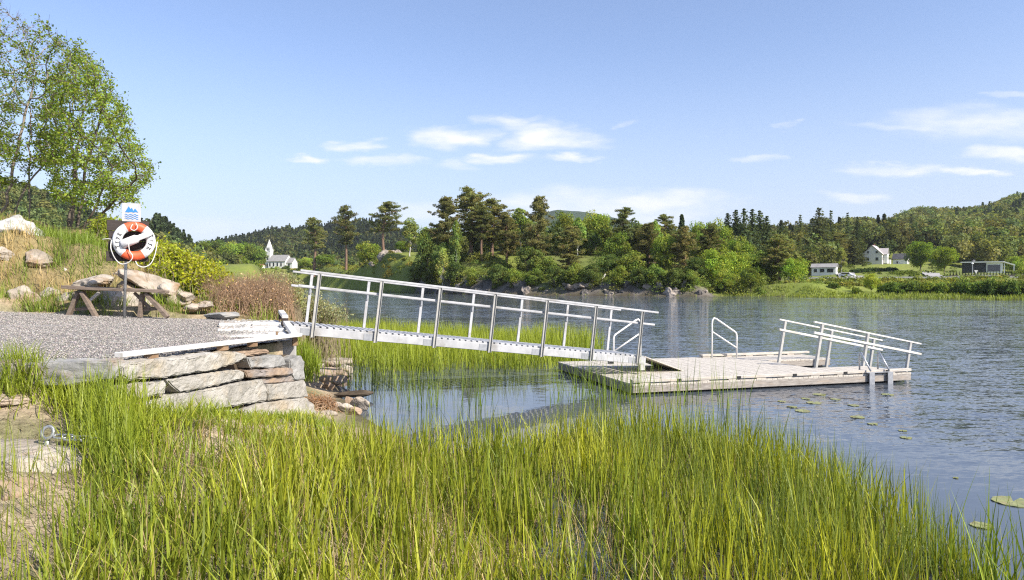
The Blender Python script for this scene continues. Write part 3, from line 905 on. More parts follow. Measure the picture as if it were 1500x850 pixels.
ST = [([(172, 537), (182, 531), (334, 515), (354, 518), (356, 524), (340, 532), (300, 544), (240, 552), (180, 557), (172, 550)], 'stone', .06),
      ([(171, 565), (236, 556), (240, 564), (238, 577), (205, 583), (178, 584), (170, 575)], 'stone', .03),
      ([(238, 556), (346, 541), (353, 545), (352, 556), (300, 566), (258, 575), (246, 566)], 'stone', .05),
      ([(200, 592), (255, 577), (382, 555), (389, 575), (386, 588), (322, 598), (262, 610), (214, 612)], 'stone', .04),
      ([(360, 524), (414, 520), (420, 535), (398, 539), (366, 540)], 'grey_stone', .02),
      ([(338, 517), (398, 511), (400, 519), (362, 523), (350, 521)], 'brown_stone', -.03),
      ([(351, 543), (423, 539), (425, 548), (356, 554)], 'brown_stone', .07),
      ([(376, 555), (430, 549), (431, 559), (382, 563)], 'brown_stone', .02),
      ([(386, 564), (441, 557), (447, 581), (388, 587)], 'stone', .06),
      ([(349, 600), (386, 589), (441, 582), (455, 592), (458, 618), (352, 638)], 'stone', .07),
      ([(262, 611), (320, 600), (348, 600), (351, 632), (300, 640), (262, 630)], 'stone', .01),
      ([(420, 527), (437, 521), (441, 530), (442, 556), (427, 557), (421, 545)], 'grey_stone', .05),
      ([(165, 586), (198, 588), (212, 612), (240, 614), (240, 630), (168, 622)], 'grey_stone', -.06),
      ([(160, 534), (170, 531), (172, 590), (160, 600)], 'grey_stone', -.08)]
for i, (poly, mt, proud) in enumerate(ST):
    rough_stone('stone', poly, M[mt], wall, .5, proud, .03, seed=i)
# dark packing behind the joints
mb = MB()
q = [on_wall(172, 540) - wn * .16, on_wall(438, 520) - wn * .16, on_wall(440, 610) - wn * .16, on_wall(172, 640) - wn * .16]
mb.prism(q, -wn * .3)
mb.build('rubble_core', M['dirt_clump'], wall)


# ------------------------------------------------------------------ boulders
def rock_mesh(name, c, size, mat, seed=0, sub=4, amp=.18, cuts=5, freq=1.3, rot=0.0, sharp=.9):
    bm = bmesh.new()
    bmesh.ops.create_icosphere(bm, subdivisions=sub, radius=1)
    rg = random.Random(seed)
    for k in range(cuts):
        nrm = Vector((rg.uniform(-1, 1), rg.uniform(-1, 1), rg.uniform(-.4, 1))).normalized()
        dd = rg.uniform(.34, .74) if cuts > 5 else rg.uniform(.55, .82)
        for v in bm.verts:
            e = v.co.dot(nrm) - dd
            if e > 0: v.co -= nrm * e * sharp
    s = Vector((seed * 3.7, seed * 1.9, seed * .7))
    bm.normal_update()
    for v in bm.verts:
        f = noise.fractal(v.co * freq + s, 1, 2.1, 6) * amp * .7 + noise.fractal(v.co * 5 + s, .8, 2.1, 4) * amp * .18
        f -= abs(noise.noise(v.co * freq * 2.3 + s)) * amp * .5
        v.co += v.normal * f
    Mx = Matrix.Rotation(rot, 4, 'Z') @ Matrix.Diagonal((*size, 1))
    bmesh.ops.transform(bm, matrix=Mx, verts=bm.verts)
    me = bpy.data.meshes.new(name); bm.to_mesh(me); bm.free()
    me.materials.append(mat)
    if sub >= 4: me.polygons.foreach_set('use_smooth', np.ones(len(me.polygons), bool))
    return me


def boulder(name, px, py, Y, wpx, hpx, dep, mat, label, group=None, seed=0, rot=0, sub=5, cat='rock', amp=.18, cuts=6, tilt=0):
    c = P(px, py, Y); s = Y / F
    o = link(name, rock_mesh(name, c, (wpx / 2 * s * 1.08, dep / 2, hpx / 2 * s * 1.12), mat, seed, sub, amp, cuts, rot=rot))
    o.location = c; o.rotation_euler = (0, tilt, 0)
    return tag(o, label, cat, group)


boulder('boulder', 22, 336, 16.0, 84, 50, 1.3, M['white_rock'], 'large lichen-white boulder at the top of the slope under the left trees', seed=3)
boulder('boulder', 60, 379, 15.2, 42, 30, .8, M['rock'], 'small rounded pale boulder half sunk in dry grass below the white boulder', seed=5)
boulder('boulder', 8, 372, 15.0, 34, 20, .7, M['rock'], 'pale boulder cut off by the picture edge under the white boulder', seed=15)
boulder('rock_ledge', 140, 413, 14.3, 72, 24, .9, M['rock'], 'flat brown-topped rock ledge just above the bench top', seed=8, cuts=9)
boulder('boulder', 158, 442, 13.8, 66, 52, .7, M['rock'], 'big pale boulder seen through the legs of the bench', seed=11)
boulder('rock_outcrop', 224, 418, 14.6, 92, 34, 1.5, M['rock'], 'streaked pale bedrock sloping down right of the lifebuoy pole', seed=21, rot=.3, cuts=9, tilt=.62)
boulder('rock_outcrop', 196, 440, 14.05, 112, 52, .9, M['rock'], 'broad pale bedrock face rising behind the right half of the bench', seed=23, rot=-.2, cuts=8, tilt=.18)
boulder('boulder', 30, 438, 13.9, 50, 46, .7, M['rock'], 'cracked pale boulder at the foot of the slope left of the bench', seed=13)
for i, (px, py, w, h, lb) in enumerate([
        (60, 455, 34, 18, 'low flat stone at the gravel edge under the cracked boulder'), (95, 438, 40, 20, 'pale stone behind the left legs of the bench'),
        (72, 430, 30, 18, 'small stone lying between the cracked boulder and the bench'), (18, 460, 36, 14, 'flat stone on the gravel edge at the left border'),
        (205, 446, 30, 26, 'upright stone behind the right half of the bench top'), (262, 440, 34, 18, 'broken stone low on the slope right of the bench'),
        (284, 450, 26, 12, 'small broken stone beside the flat slab'), (118, 430, 22, 16, 'small white stone under the bench top'),
        (52, 412, 40, 22, 'pale stone in the dry grass above the cracked boulder'), (98, 400, 34, 16, 'low pale stone in the dry grass left of the brown-topped ledge'), (250, 424, 36, 22, 'tilted stone against the streaked bedrock'), (275, 434, 28, 14, 'loose stone between streaked bedrock and leafy shrub'),
        (185, 398, 44, 14, 'thin pale stone in the grass behind the lifebuoy post'), (140, 458, 40, 16, 'low stone under the bench between its left legs'), (228, 456, 36, 16, 'low stone under the bench near its right legs'), (88, 456, 30, 14, 'low pale stone in the grass just left of the bench legs'), (300, 446, 24, 10, 'small stone under the edge of the russet bush')]):
    boulder('stone', px, py, (13.9 if py > 445 else 14.2 if py > 420 else 15.0), w, h, .45, M['rock'], lb, seed=30 + i, sub=4, cat='stone')
boulder('rock_slab', 316, 462, 13.6, 62, 15, .8, M['grey_stone'], 'flat grey slab at the far edge of the gravel before the brown bush', seed=44, cuts=9, amp=.1)
tag(rough_stone('kerb_stone', [(26, 533), (90, 530), (160, 529), (162, 556), (90, 566), (24, 566)], M['grey_stone'], None, .30, 0, .03, plane=6.52, seed=50), 'long pale kerb stone behind grass at the near gravel edge', 'stone')
tag(rough_stone('kerb_stone', [(-70, 532), (-20, 529), (22, 530), (20, 566), (-70, 570)], M['grey_stone'], None, .30, 0, .03, plane=6.45, seed=52), 'pale kerb stone at the left border beside the longer one', 'stone')
boulder('rock_slab', 4, 586, 6.3, 90, 14, .4, M['rock'], 'thin pale stone lying in dirt above the chained block', seed=53, cuts=9, amp=.1)
for i, (px, py, w, h, mt, lb) in enumerate([
        (485, 531, 62, 14, 'rock', 'long flat pale rock highest of the stones by the water'), (455, 546, 34, 18, 'rock', 'angular pale stone next to the wall corner at the water edge'),
        (484, 546, 46, 15, 'brown_stone', 'dark brown wet stone under the long flat rock'), (445, 556, 30, 12, 'brown_stone', 'slanting brown stone leaning at the wall corner'),
        (470, 557, 46, 10, 'rock', 'flat low stone at the pool edge below the brown stone'), (494, 556, 36, 12, 'brown_stone', 'low wet stone reaching into the pool'),
        (512, 586, 20, 10, 'brown_stone', 'small rusty stone beside the dark log in the pool'), (528, 590, 30, 17, 'rock', 'sharp white stone farthest out in the shallow pool'),
        (490, 592, 20, 10, 'rock', 'small pale stone between the heather tuft and the pool'), (503, 598, 22, 10, 'rock', 'low pale stone in the water beside the white one'),
        (520, 602, 20, 9, 'brown_stone', 'lowest small stone in the shallow pool'), (478, 606, 30, 9, 'rock', 'flat stone in front of the heather tuft'),
        (458, 604, 28, 9, 'rock', 'flat stone touching the bottom corner of the wall'), (506, 540, 30, 12, 'rock', 'pale stone at the end of the long flat rock'), (466, 538, 24, 12, 'rock', 'small pale block on top of the stones by the water'), (500, 548, 24, 10, 'brown_stone', 'brown stone wedged under the end of the long flat rock'), (456, 566, 26, 10, 'rock', 'small flat stone at the pool edge next to the wall'), (480, 566, 20, 8, 'brown_stone', 'wet brown stone just breaking the pool surface'), (452, 530, 26, 12, 'rock', 'pale stone in the grass behind the wall corner')]):
    Y = (CAM - .06) * F / (py + h * .3 - HZ)
    boulder('stone', px, py, Y, w * 1.2, h * 1.35, w * Y / F * .8, M[mt], lb, seed=60 + i, sub=4, cat='stone', cuts=9, amp=.14)
log = boulder('driftwood_log', 516, 576, 12.4, 58, 11, .22, M['dirt_clump'], 'dark waterlogged log lying in the shallow pool among stones', seed=80, cat='log', sub=4)

# chain block
blk = link('anchor_block', rock_mesh('anchor_block', None, (.72, .42, .30), M['rock'], 91, 5, .10, 0))
bm = bmesh.new(); bmesh.ops.create_cube(bm, size=2)
bmesh.ops.bevel(bm, geom=list(bm.edges), offset=.16, segments=3, affect='EDGES')
bmesh.ops.subdivide_edges(bm, edges=list(bm.edges), cuts=5, use_grid_fill=True)
bm.normal_update()
for v in bm.verts:
    v.co += v.normal * (noise.fractal(v.co * 1.6 + Vector((5, 2, 1)), 1, 2, 5) * .09 + noise.fractal(v.co * 6, 1, 2, 3) * .02)
bmesh.ops.transform(bm, matrix=Matrix.Rotation(-.12, 4, 'Z') @ Matrix.Diagonal((.80, .38, .33, 1)), verts=bm.verts)
me = bpy.data.meshes.new('anchor_block'); bm.to_mesh(me); bm.free(); me.materials.append(M['rock'])
me.polygons.foreach_set('use_smooth', np.ones(len(me.polygons), bool))
blk.data = me; blk.location = (-4.12, 5.55, .37)
tag(blk, 'pale flat-topped stone block with an iron ring, low beside the reeds', 'stone')
boulder('boulder', 18, 735, 4.75, 100, 60, .5, M['brown_stone'], 'brown stone in shadow under the front of the ring block', seed=93)
ring = thing('mooring_ring', 'grey iron mooring ring with a length of chain on the pale block', 'mooring ring', (-3.80, 5.66, .72))
rc = P(70, 634, 5.72)
pts = [rc + np.array([math.cos(a) * .046, math.sin(a) * .016, math.sin(a) * .046]) for a in np.linspace(0, 2 * math.pi, 25)]
MB().tube(pts, .014, 8, False).build('ring', M['galv'], ring, 0, True)
MB().tube([rc + np.array([-.005, 0, -.05]), rc + np.array([-.005, 0, -.16])], .02, 8).build('eye_bolt', M['galv'], ring, 0, True)
for i in range(5):
    c = P(88 + i * 12.5, 638.5 + i * 1.2, 5.70 - .01 * i) + np.array([0, 0, -.006])
    hv = np.array([0, .024, .010]) if i % 2 == 0 else np.array([0, .008, .022])
    pts = []
    for a in np.linspace(0, 2 * math.pi, 21):
        pts.append(c + np.array([.052 * math.cos(a), 0, -.004 * math.cos(a)]) + hv * math.sin(a))
    MB().tube(pts, .0085, 6, False).build('chain_link', M['galv'], ring, 0, True)

# ------------------------------------------------------------------ bench
bz = lambda X, Y: float(plat_z(X, Y))
BY = 13.05
bench = thing('bench', 'weathered grey plank bench on two splayed trestles at the back of the gravel', 'bench', (-7.3, BY, 1.40))


def Bp(px, py, dy=0): return P(px, py, BY + dy)


top_a, top_b = Bp(106, 422), Bp(248, 427.5)
MB().beam(top_a + np.array([0, -.07, 0]), top_b + np.array([0, -.07, 0]), .17, .05).build('seat_board', M['bench_wood'], bench, .006)
MB().beam(Bp(93, 420.5, .15), Bp(240, 427, .15), .17, .06).build('seat_board', M['bench_wood'], bench, .006)
for (ax_, ay_, lx, rx, fy) in ((118, 428, 99, 142, 466.5), (212, 430, 205, 246, 465)):
    MB().beam(Bp(ax_ - 3, ay_, .02), Bp(lx, fy, .02), .068, .10, (0, 1, 0)).build('leg', M['bench_wood'], bench, .006)
    MB().beam(Bp(ax_ + 2, ay_, -.06), Bp(rx, fy, -.06), .068, .10, (0, 1, 0)).build('leg', M['bench_wood'], bench, .006)
    MB().beam(Bp(lx + 5, 454 if ax_ < 200 else 454, .07), Bp(rx - 8, 452, .07), .05, .055).build('cross_bar', M['bench_wood'], bench, .004)
MB().beam(Bp(197, 429, .06), Bp(220, 452, .06), .05, .05, (0, 1, 0)).build('brace', M['bench_wood'], bench, .004)
MB().beam(Bp(146, 428, .1), Bp(131, 441, .1), .05, .05, (0, 1, 0)).build('brace', M['white_board'], bench, .004)

# ------------------------------------------------------------------ lifebuoy station
SY = 12.9
yaw = math.radians(31)
fx = np.array([math.cos(yaw), math.sin(yaw), 0]); fn = np.array([math.sin(yaw), -math.cos(yaw), 0])   # board's right, board's outward normal
stand = thing('sign_post', 'galvanised post with a dark board and a small white bathing sign on top', 'sign post', P(182, 463, SY))
MB().tube([P(182, 466, SY), P(187, 300, SY)], .026, 10).build('pole', M['galv'], stand, 0, True)
bc = P(189.5, 354, SY) + fn * .03
mb = MB()
bw = .68
for i, (zo, w, dx) in enumerate([(.285, .19, -.02), (.095, .18, .01), (-.09, .18, 0), (-.275, .18, -.03)]):
    mb.frame_box(bc + UP * zo + fx * dx, fx * bw, fn * .022, UP * w)
mb.build('back_board', M['dark_wood'], stand, .003)
sc_ = P(192.5, 311.5, SY) + fn * .035
sp = MB().frame_box(sc_, fx * .30, fn * .004, UP * .335).build('sign_plate', M['white_paint'], stand)
s_ = sc_ + fn * .004


def sgn(x, z): return s_ + fx * x + UP * z


mb = MB()
mb.prism([sgn(-.105, .0), sgn(-.045, .11), sgn(-.015, .06), sgn(.005, .085), sgn(.03, .03), sgn(.055, .075), sgn(.11, .0), sgn(.07, .008), sgn(.035, -.004), sgn(0, .006), sgn(-.05, -.004)], fn * .002)
for zz in (-.045, -.08, -.115):
    up_, lo_ = [], []
    for x in np.linspace(-.11, .11, 25):
        w = .010 * math.sin((x + .11) / .22 * 2 * math.pi * 3)
        up_.append(sgn(x, zz + w + .007)); lo_.append(sgn(x, zz + w - .007))
    for i in range(24):
        mb.prism([up_[i], up_[i + 1], lo_[i + 1], lo_[i]], fn * .002)
mb.build('mountain_and_waves_emblem', M['blue_ink'], sp)

buoy = thing('lifebuoy', 'orange and white lifebuoy with a rope, hung on the dark board', 'lifebuoy', P(196, 354, SY) + fn * .1)
cb = P(196, 354, SY) + fn * .12
Rm, rt = .27, .08


def torus_arc(a0, a1, rr, squash=.8, n=28):
    V, Q = [], []
    k = 16
    A = np.linspace(a0, a1, n)
    for a in A:
        rad = fx * math.cos(a) + UP * math.sin(a)
        for j in range(k):
            b = 2 * math.pi * j / k
            V.append(cb + rad * (Rm + rr * math.cos(b)) + fn * rr * squash * math.sin(b))
    for i in range(n - 1):
        for j in range(k):
            Q.append((i * k + j, i * k + (j + 1) % k, (i + 1) * k + (j + 1) % k, (i + 1) * k + j))
    return np.array(V), np.array(Q)


rd = math.radians
V, Q = torus_arc(0, 2 * math.pi, rt, n=90)
rg_ = part('ring', V, Q, None, M['buoy_white'], buoy, smooth=True)
for a0, a1 in ((50, 122), (228, 305)):
    V, Q = torus_arc(rd(a0), rd(a1), rt + .002, n=24); part('orange_band', V, Q, None, M['orange'], rg_, smooth=True)
    for e in (a0, a1):
        V, Q = torus_arc(rd(e - 4), rd(e + 4), rt + .004, n=6); part('reflective_band', V, Q, None, M['band_grey'], rg_, smooth=True)


def text_on_ring(word, a_mid, spread, size, flip):
    """each letter stands on the front of the ring, turned to follow it"""
    n_ = len(word)
    meshes = []
    for i, ch in enumerate(word):
        cu = bpy.data.curves.new('letter', 'FONT'); cu.body = ch; cu.size = size; cu.extrude = .002
        cu.align_x = 'CENTER'; cu.align_y = 'CENTER'; cu.resolution_u = 2; cu.offset = .0012
        ob = bpy.data.objects.new('letter', cu); col.objects.link(ob)
        bpy.context.view_layer.update()
        me = bpy.data.meshes.new_from_object(ob.evaluated_get(bpy.context.evaluated_depsgraph_get()))
        bpy.data.objects.remove(ob); bpy.data.curves.remove(cu)
        a = a_mid + (i - (n_ - 1) / 2) * spread * (1 if flip else -1)
        rad = fx * math.cos(a) + UP * math.sin(a); tan = -fx * math.sin(a) + UP * math.cos(a)
        lx = tan if flip else -tan
        ly = -rad if flip else rad
        base = cb + rad * (Rm + .012) + fn * (rt * .8 + .003)
        co = np.array([v.co[:] for v in me.vertices])
        vv = base + co[:, :1] * lx + co[:, 1:2] * ly + co[:, 2:3] * fn
        meshes.append((vv, [tuple(p.vertices) for p in me.polygons]))
        bpy.data.meshes.remove(me)
    mb = MB()
    for vv, fs in meshes: mb.add(vv, fs)
    mb.build('lettering', M['ink'], rg_)


text_on_ring('Tryg', rd(178), rd(16), .105, False)
text_on_ring('Tryg', rd(-4), rd(16), .105, False)
# white foam cover across the ring
mb = MB()
pa, pb = cb - fx * .20 - UP * .07 + fn * .05, cb + fx * .26 + UP * .15 + fn * .09
mb.tube([pa - (pb - pa) * .02, pa, pa + (pb - pa) * .5, pa + (pb - pa) * .58, pb, pb + (pb - pa) * .02], [.03, .082, .078, .05, .05, .02], 14)
mb.build('foam_cover', M['strap_white'], buoy, 0, True)


def rope(name, pts, r=.0085):
    # smooth through the points
    pts = [np.asarray(p) for p in pts]
    outp = []
    for i in range(len(pts) - 1):
        p0 = pts[max(i - 1, 0)]; p1 = pts[i]; p2 = pts[i + 1]; p3 = pts[min(i + 2, len(pts) - 1)]
        for t in np.linspace(0, 1, 6, endpoint=False):
            outp.append(.5 * ((2 * p1) + (-p0 + p2) * t + (2 * p0 - 5 * p1 + 4 * p2 - p3) * t * t + (-p0 + 3 * p1 - 3 * p2 + p3) * t ** 3))
    outp.append(pts[-1])
    return MB().tube(outp, r, 6).build(name, M['rope'], buoy, 0, True)


def bp(x, z, o=.09): return cb + fx * x + UP * z + fn * o


rope('rope', [bp(-.36, .0, .02), bp(-.37, -.15), bp(-.30, -.33, .03), bp(-.20, -.42, .03), bp(-.08, -.38), bp(-.03, -.28, .12), bp(-.08, -.18, .12), bp(-.10, .0, .13)])
rope('rope', [bp(.02, -.36, .04), bp(.06, -.44, .04), bp(.16, -.47, .03), bp(.27, -.40, .03), bp(.34, -.22, .03), bp(.375, .0, .02)])
rope('rope', [bp(-.36, .02, .03), bp(-.42, .03, 0), bp(-.50, .02, -.06)], .007)
rope('rope', [bp(-.03, .30, .10), bp(-.06, .22, .11), bp(0, .19, .1), bp(.05, .25, .11), bp(.02, .33, .1)], .007)

# ------------------------------------------------------------------ foliage builders
def unit(v): return v / (np.linalg.norm(v, axis=-1, keepdims=True) + 1e-9)


def leaf_soup(C, size, colr, bias=None, bw=.6, aspect=.6, rg=R):
    """one small diamond leaf (or clump) per point; normals lean towards bias"""
    n = len(C)
    nrm = unit(rg.normal(size=(n, 3)))
    if bias is not None: nrm = unit(nrm + bw * unit(bias))
    a = unit(np.cross(nrm, unit(rg.normal(size=(n, 3)))))
    b = np.cross(nrm, a)
    s = np.broadcast_to(np.asarray(size, float), (n,))[:, None] * rg.uniform(.7, 1.3, (n, 1))
    j = lambda: rg.uniform(.8, 1.2, (n, 1))
    V = np.stack([C + a * s * j(), C + b * s * aspect * j() + nrm * s * .12, C - a * s * j(), C - b * s * aspect * j() + nrm * s * .12], 1).reshape(-1, 3)
    Q = np.arange(n * 4).reshape(-1, 4)
    return V, Q, np.repeat(colr, 4, 0)


def col_var(n, c, v=.25, rg=R, yellow=.12):
    c = np.asarray(c, float)
    k = rg.uniform(1 - v, 1 + v, (n, 1))
    y = rg.uniform(-yellow, yellow, (n, 1))
    return np.clip(c * k * (1 + y * np.array([1.2, .3, -1.])), 0, 1)


def seg_tubes(A, B, ra, rb, n=5):
    """separate tapered prisms A->B, vectorised"""
    d = unit(B - A)
    ref = np.where(np.abs(d[:, 2:3]) < .9, np.array([[0, 0, 1.]]), np.array([[1., 0, 0]]))
    x = unit(np.cross(d, ref)); y = np.cross(x, d)
    ang = np.arange(n) * 2 * np.pi / n
    ring = np.cos(ang)[None, :, None] * x[:, None] + np.sin(ang)[None, :, None] * y[:, None]
    V = np.concatenate([A[:, None] + ring * ra[:, None, None], B[:, None] + ring * rb[:, None, None]], 1).reshape(-1, 3)
    k = np.arange(n); k2 = (k + 1) % n
    q = np.stack([k, k2, n + k2, n + k], 1)
    Q = (np.arange(len(A)) * 2 * n)[:, None, None] + q[None]
    return V, Q.reshape(-1, 4)


class Soup:
    def __init__(s): s.V, s.Q, s.C, s.n = [], [], [], 0

    def add(s, V, Q, C=None):
        s.V.append(V); s.Q.append(Q + s.n); s.n += len(V)
        if C is not None: s.C.append(C)

    def get(s):
        return np.concatenate(s.V), np.concatenate(s.Q), (np.concatenate(s.C) if s.C else None)


def limb(P0, P1, r0, r1, k, rg, wob=.05):
    t = np.linspace(0, 1, k + 1)[:, None]
    pts = P0 + (P1 - P0) * t + rg.normal(size=(k + 1, 3)) * wob * np.linalg.norm(P1 - P0) * np.sin(t * np.pi)
    rr = (r0 + (r1 - r0) * t).ravel()
    return seg_tubes(pts[:-1], pts[1:], rr[:-1], rr[1:], 5)


def deciduous(seed, W=.42, base=.16, colr=(.10, .135, .026), leaf=.019, n=7000, clumps=40, shape='round'):
    """unit-height tree: crown soup and a trunk with limbs"""
    rg = np.random.default_rng(seed)
    so, tr = Soup(), Soup()
    zc = (1 + base) / 2
    cc = []
    for i in range(clumps):
        while True:
            p = unit(rg.normal(size=3)) * rg.uniform(.45, 1)
            if shape == 'tall' and p[2] < -.5 and rg.random() < .5: continue
            break
        x = p * np.array([W * .78, W * .78, (1 - base) / 2 * .86])
        if shape == 'tall': x[:2] *= np.clip(1.0 - .7 * max(p[2], 0), .25, 1)
        cc.append(x + np.array([0, 0, zc]))
    cc = np.array(cc)
    for i, c in enumerate(cc):
        k = n // clumps
        r = rg.uniform(.55, 1.15) * W * .36
        d = unit(rg.normal(size=(k, 3)))
        pts = c + d * r * rg.uniform(.55, 1.05, (k, 1)) * np.array([1, 1, .8])
        tone = rg.uniform(.7, 1.3) * np.array([rg.uniform(.92, 1.22), 1, rg.uniform(.8, 1.1)])
        so.add(*leaf_soup(pts, leaf, col_var(k, np.array(colr) * tone * 1.35, .28, rg), d + unit(c - np.array([0, 0, zc])) * .6, .9, .7, rg))
    tr.add(*limb(np.zeros(3), np.array([0, 0, base + .25]), .017, .012, 4, rg, .02))
    tr.add(*limb(np.array([0, 0, base + .25]), np.array([.02, 0, .85]), .012, .003, 4, rg, .04))
    for c in cc[:16]:
        tr.add(*limb(np.array([0, 0, base * rg.uniform(.7, 1.6) + .08]), c, .007, .0025, 3, rg, .06))
    return so.get(), tr.get()[:2]


def pine(seed, start=.42, spread=.24, pads=58, colr=(.112, .132, .045), lean=0.0, irregular=.5, dens=150):
    rg = np.random.default_rng(seed)
    so, tr = Soup(), Soup()
    tp = lambda t: np.array([lean * t * t + .012 * math.sin(t * 6 + seed), .01 * math.sin(t * 5), t])
    ts_ = np.linspace(0, .97, 12); pts = np.array([tp(t) for t in ts_]); rr = .021 * (1 - ts_) ** .75 + .003
    tr.add(*seg_tubes(pts[:-1], pts[1:], rr[:-1], rr[1:], 6))
    for i in range(pads):
        t = start + (1 - start) * (i + rg.uniform(0, 1)) / pads
        u = (t - start) / (1 - start)
        reach = spread * (math.sin(math.pi * min(1, .22 + .75 * u)) ** .7) * rg.uniform(1 - irregular, 1.05)
        if i % 5 == 0: reach *= .35
        a = rg.uniform(0, 2 * math.pi)
        p0 = tp(t - .02)
        tip = p0 + np.array([math.cos(a) * reach, math.sin(a) * reach, reach * rg.uniform(-.05, .4)])
        tr.add(*limb(p0, tip, .006, .002, 3, rg, .06))
        for q, fr in enumerate((1.0, .85, .68, .5, .34)):
            if reach < .06 and q > 2: continue
            c = p0 + (tip - p0) * fr + rg.normal(size=3) * .014 + np.array([0, 0, .010])
            k = int(dens * .36)
            d = unit(rg.normal(size=(k, 3)))
            rx = rg.uniform(.022, .046)
            pp = c + d * rg.uniform(.3, 1.15, (k, 1)) * np.array([rx, rx, rx * .6])
            tone = rg.uniform(.75, 1.25) * np.array([rg.uniform(.9, 1.2), 1, 1])
            so.add(*leaf_soup(pp, rg.uniform(.007, .012, k), col_var(k, np.array(colr) * tone, .25, rg), d + np.array([0, 0, .7]), .7, .5, rg))
    return so.get(), tr.get()[:2]


def spruce(seed, W=.24, n_tier=30, colr=(.042, .058, .024), base=.04):
    rg = np.random.default_rng(seed)
    so, tr = Soup(), Soup()
    tr.add(*limb(np.zeros(3), np.array([0, 0, .98]), .018, .002, 5, rg, .004))
    for i in range(n_tier):
        t = base + (1 - base) * (i / n_tier) ** .92
        rad = W * (1 - t) ** .8 * rg.uniform(.78, 1.12) + .008
        nb = max(5, int(15 * (1 - t) + 5))
        a0 = rg.uniform(0, 6)
        for b in range(nb):
            a = a0 + b * 2 * math.pi / nb + rg.normal() * .15
            L = rad * rg.uniform(.7, 1.1)
            k = max(3, int(L / .017))
            s = np.linspace(.15, 1, k)
            pts = np.stack([np.cos(a) * L * s, np.sin(a) * L * s, t - .45 * L * s ** 1.3 + .12 * L * s ** 3], 1)
            pts += rg.normal(size=pts.shape) * .006
            so.add(*leaf_soup(pts, .017 + .004 * (1 - t), col_var(k, np.array(colr) * rg.uniform(.75, 1.25), .2, rg), np.array([[np.cos(a), np.sin(a), 1.1]]).repeat(k, 0), 1.0, .7, rg))
    return so.get(), tr.get()[:2]


def bush(seed, colr=(.105, .145, .03), n=1100, clumps=14, leaf=.065, flat=.75):
    rg = np.random.default_rng(seed)
    so = Soup()
    for i in range(clumps):
        a = rg.uniform(0, 2 * math.pi); r = math.sqrt(rg.uniform(0, 1)) * .55
        c = np.array([math.cos(a) * r, math.sin(a) * r, rg.uniform(.2, .72) * (1 - .5 * r)])
        k = n // clumps; d = unit(rg.normal(size=(k, 3)))
        pts = c + d * rg.uniform(.5, 1.05, (k, 1)) * rg.uniform(.2, .36) * np.array([1, 1, flat])
        pts[:, 2] = np.maximum(pts[:, 2], -.05)
        so.add(*leaf_soup(pts, leaf, col_var(k, np.array(colr) * rg.uniform(.7, 1.3), .25, rg), d, .8, .7, rg))
    tr = Soup()
    for i in range(6):
        a = rg.uniform(0, 6.28)
        tr.add(*limb(np.array([0, 0, -.05]), np.array([math.cos(a) * .35, math.sin(a) * .35, .6]), .018, .006, 3, rg, .06))
    return so.get(), tr.get()[:2]


PROTO = {}


def proto(key, gen, bark, leafmat='far_leaf'):
    (V, Q, C), (TV, TQ) = gen
    cm_ = np_mesh(key + '_crown', V, Q, None, M[leafmat], C)
    tm_ = np_mesh(key + '_trunk', TV, TQ, None, M[bark])
    PROTO[key] = (cm_, tm_, float(np.abs(V[:, 0]).max()), float(V[:, 2].max()), V, Q, C)


proto('broad_a', deciduous(101), 'bark'); proto('broad_b', deciduous(102, .46, .12, (.115, .155, .028)), 'bark')
proto('broad_c', deciduous(103, .36, .10, (.085, .12, .026)), 'bark'); proto('round', deciduous(104, .50, .14, (.095, .14, .02), clumps=50, n=8000), 'bark')
proto('dark_a', deciduous(105, .40, .08, (.06, .085, .024)), 'bark'); proto('low_bright', deciduous(106, .55, .03, (.13, .175, .03)), 'bark')
proto('birch_a', deciduous(107, .27, .14, (.125, .15, .045), .017, 5200, 34, 'tall'), 'birch_bark')
proto('birch_b', deciduous(108, .30, .12, (.11, .15, .036), .017, 5600, 34, 'tall'), 'birch_bark')
proto('pine_a', pine(201), 'pine_bark'); proto('pine_b', pine(202, .5, .22, 44), 'pine_bark')
proto('pine_c', pine(203, .45, .34, 54, lean=.06), 'pine_bark'); proto('pine_d', pine(204, .16, .25, 90, (.122, .126, .046)), 'pine_bark')
proto('pine_e', pine(205, .28, .29, 88, (.125, .136, .046), dens=170), 'pine_bark')
proto('spruce_a', spruce(301), 'bark'); proto('spruce_b', spruce(302, .16, 24, (.05, .068, .026)), 'bark'); proto('spruce_c', spruce(303, .25, 28, (.055, .065, .026)), 'bark')
proto('bush_a', bush(401), 'bark'); proto('bush_b', bush(402, (.07, .10, .025)), 'bark'); proto('bush_c', bush(403, (.13, .165, .035)), 'bark')
NAMES = {'broad': 'broadleaf_tree', 'round': 'broadleaf_tree', 'dark': 'broadleaf_tree', 'low': 'broadleaf_tree', 'birch': 'birch_tree', 'pine': 'pine_tree', 'spruce': 'spruce_tree', 'bush': 'bush'}


def gz1(x, y): return float(ground_z(np.array([x]), np.array([y]))[0])


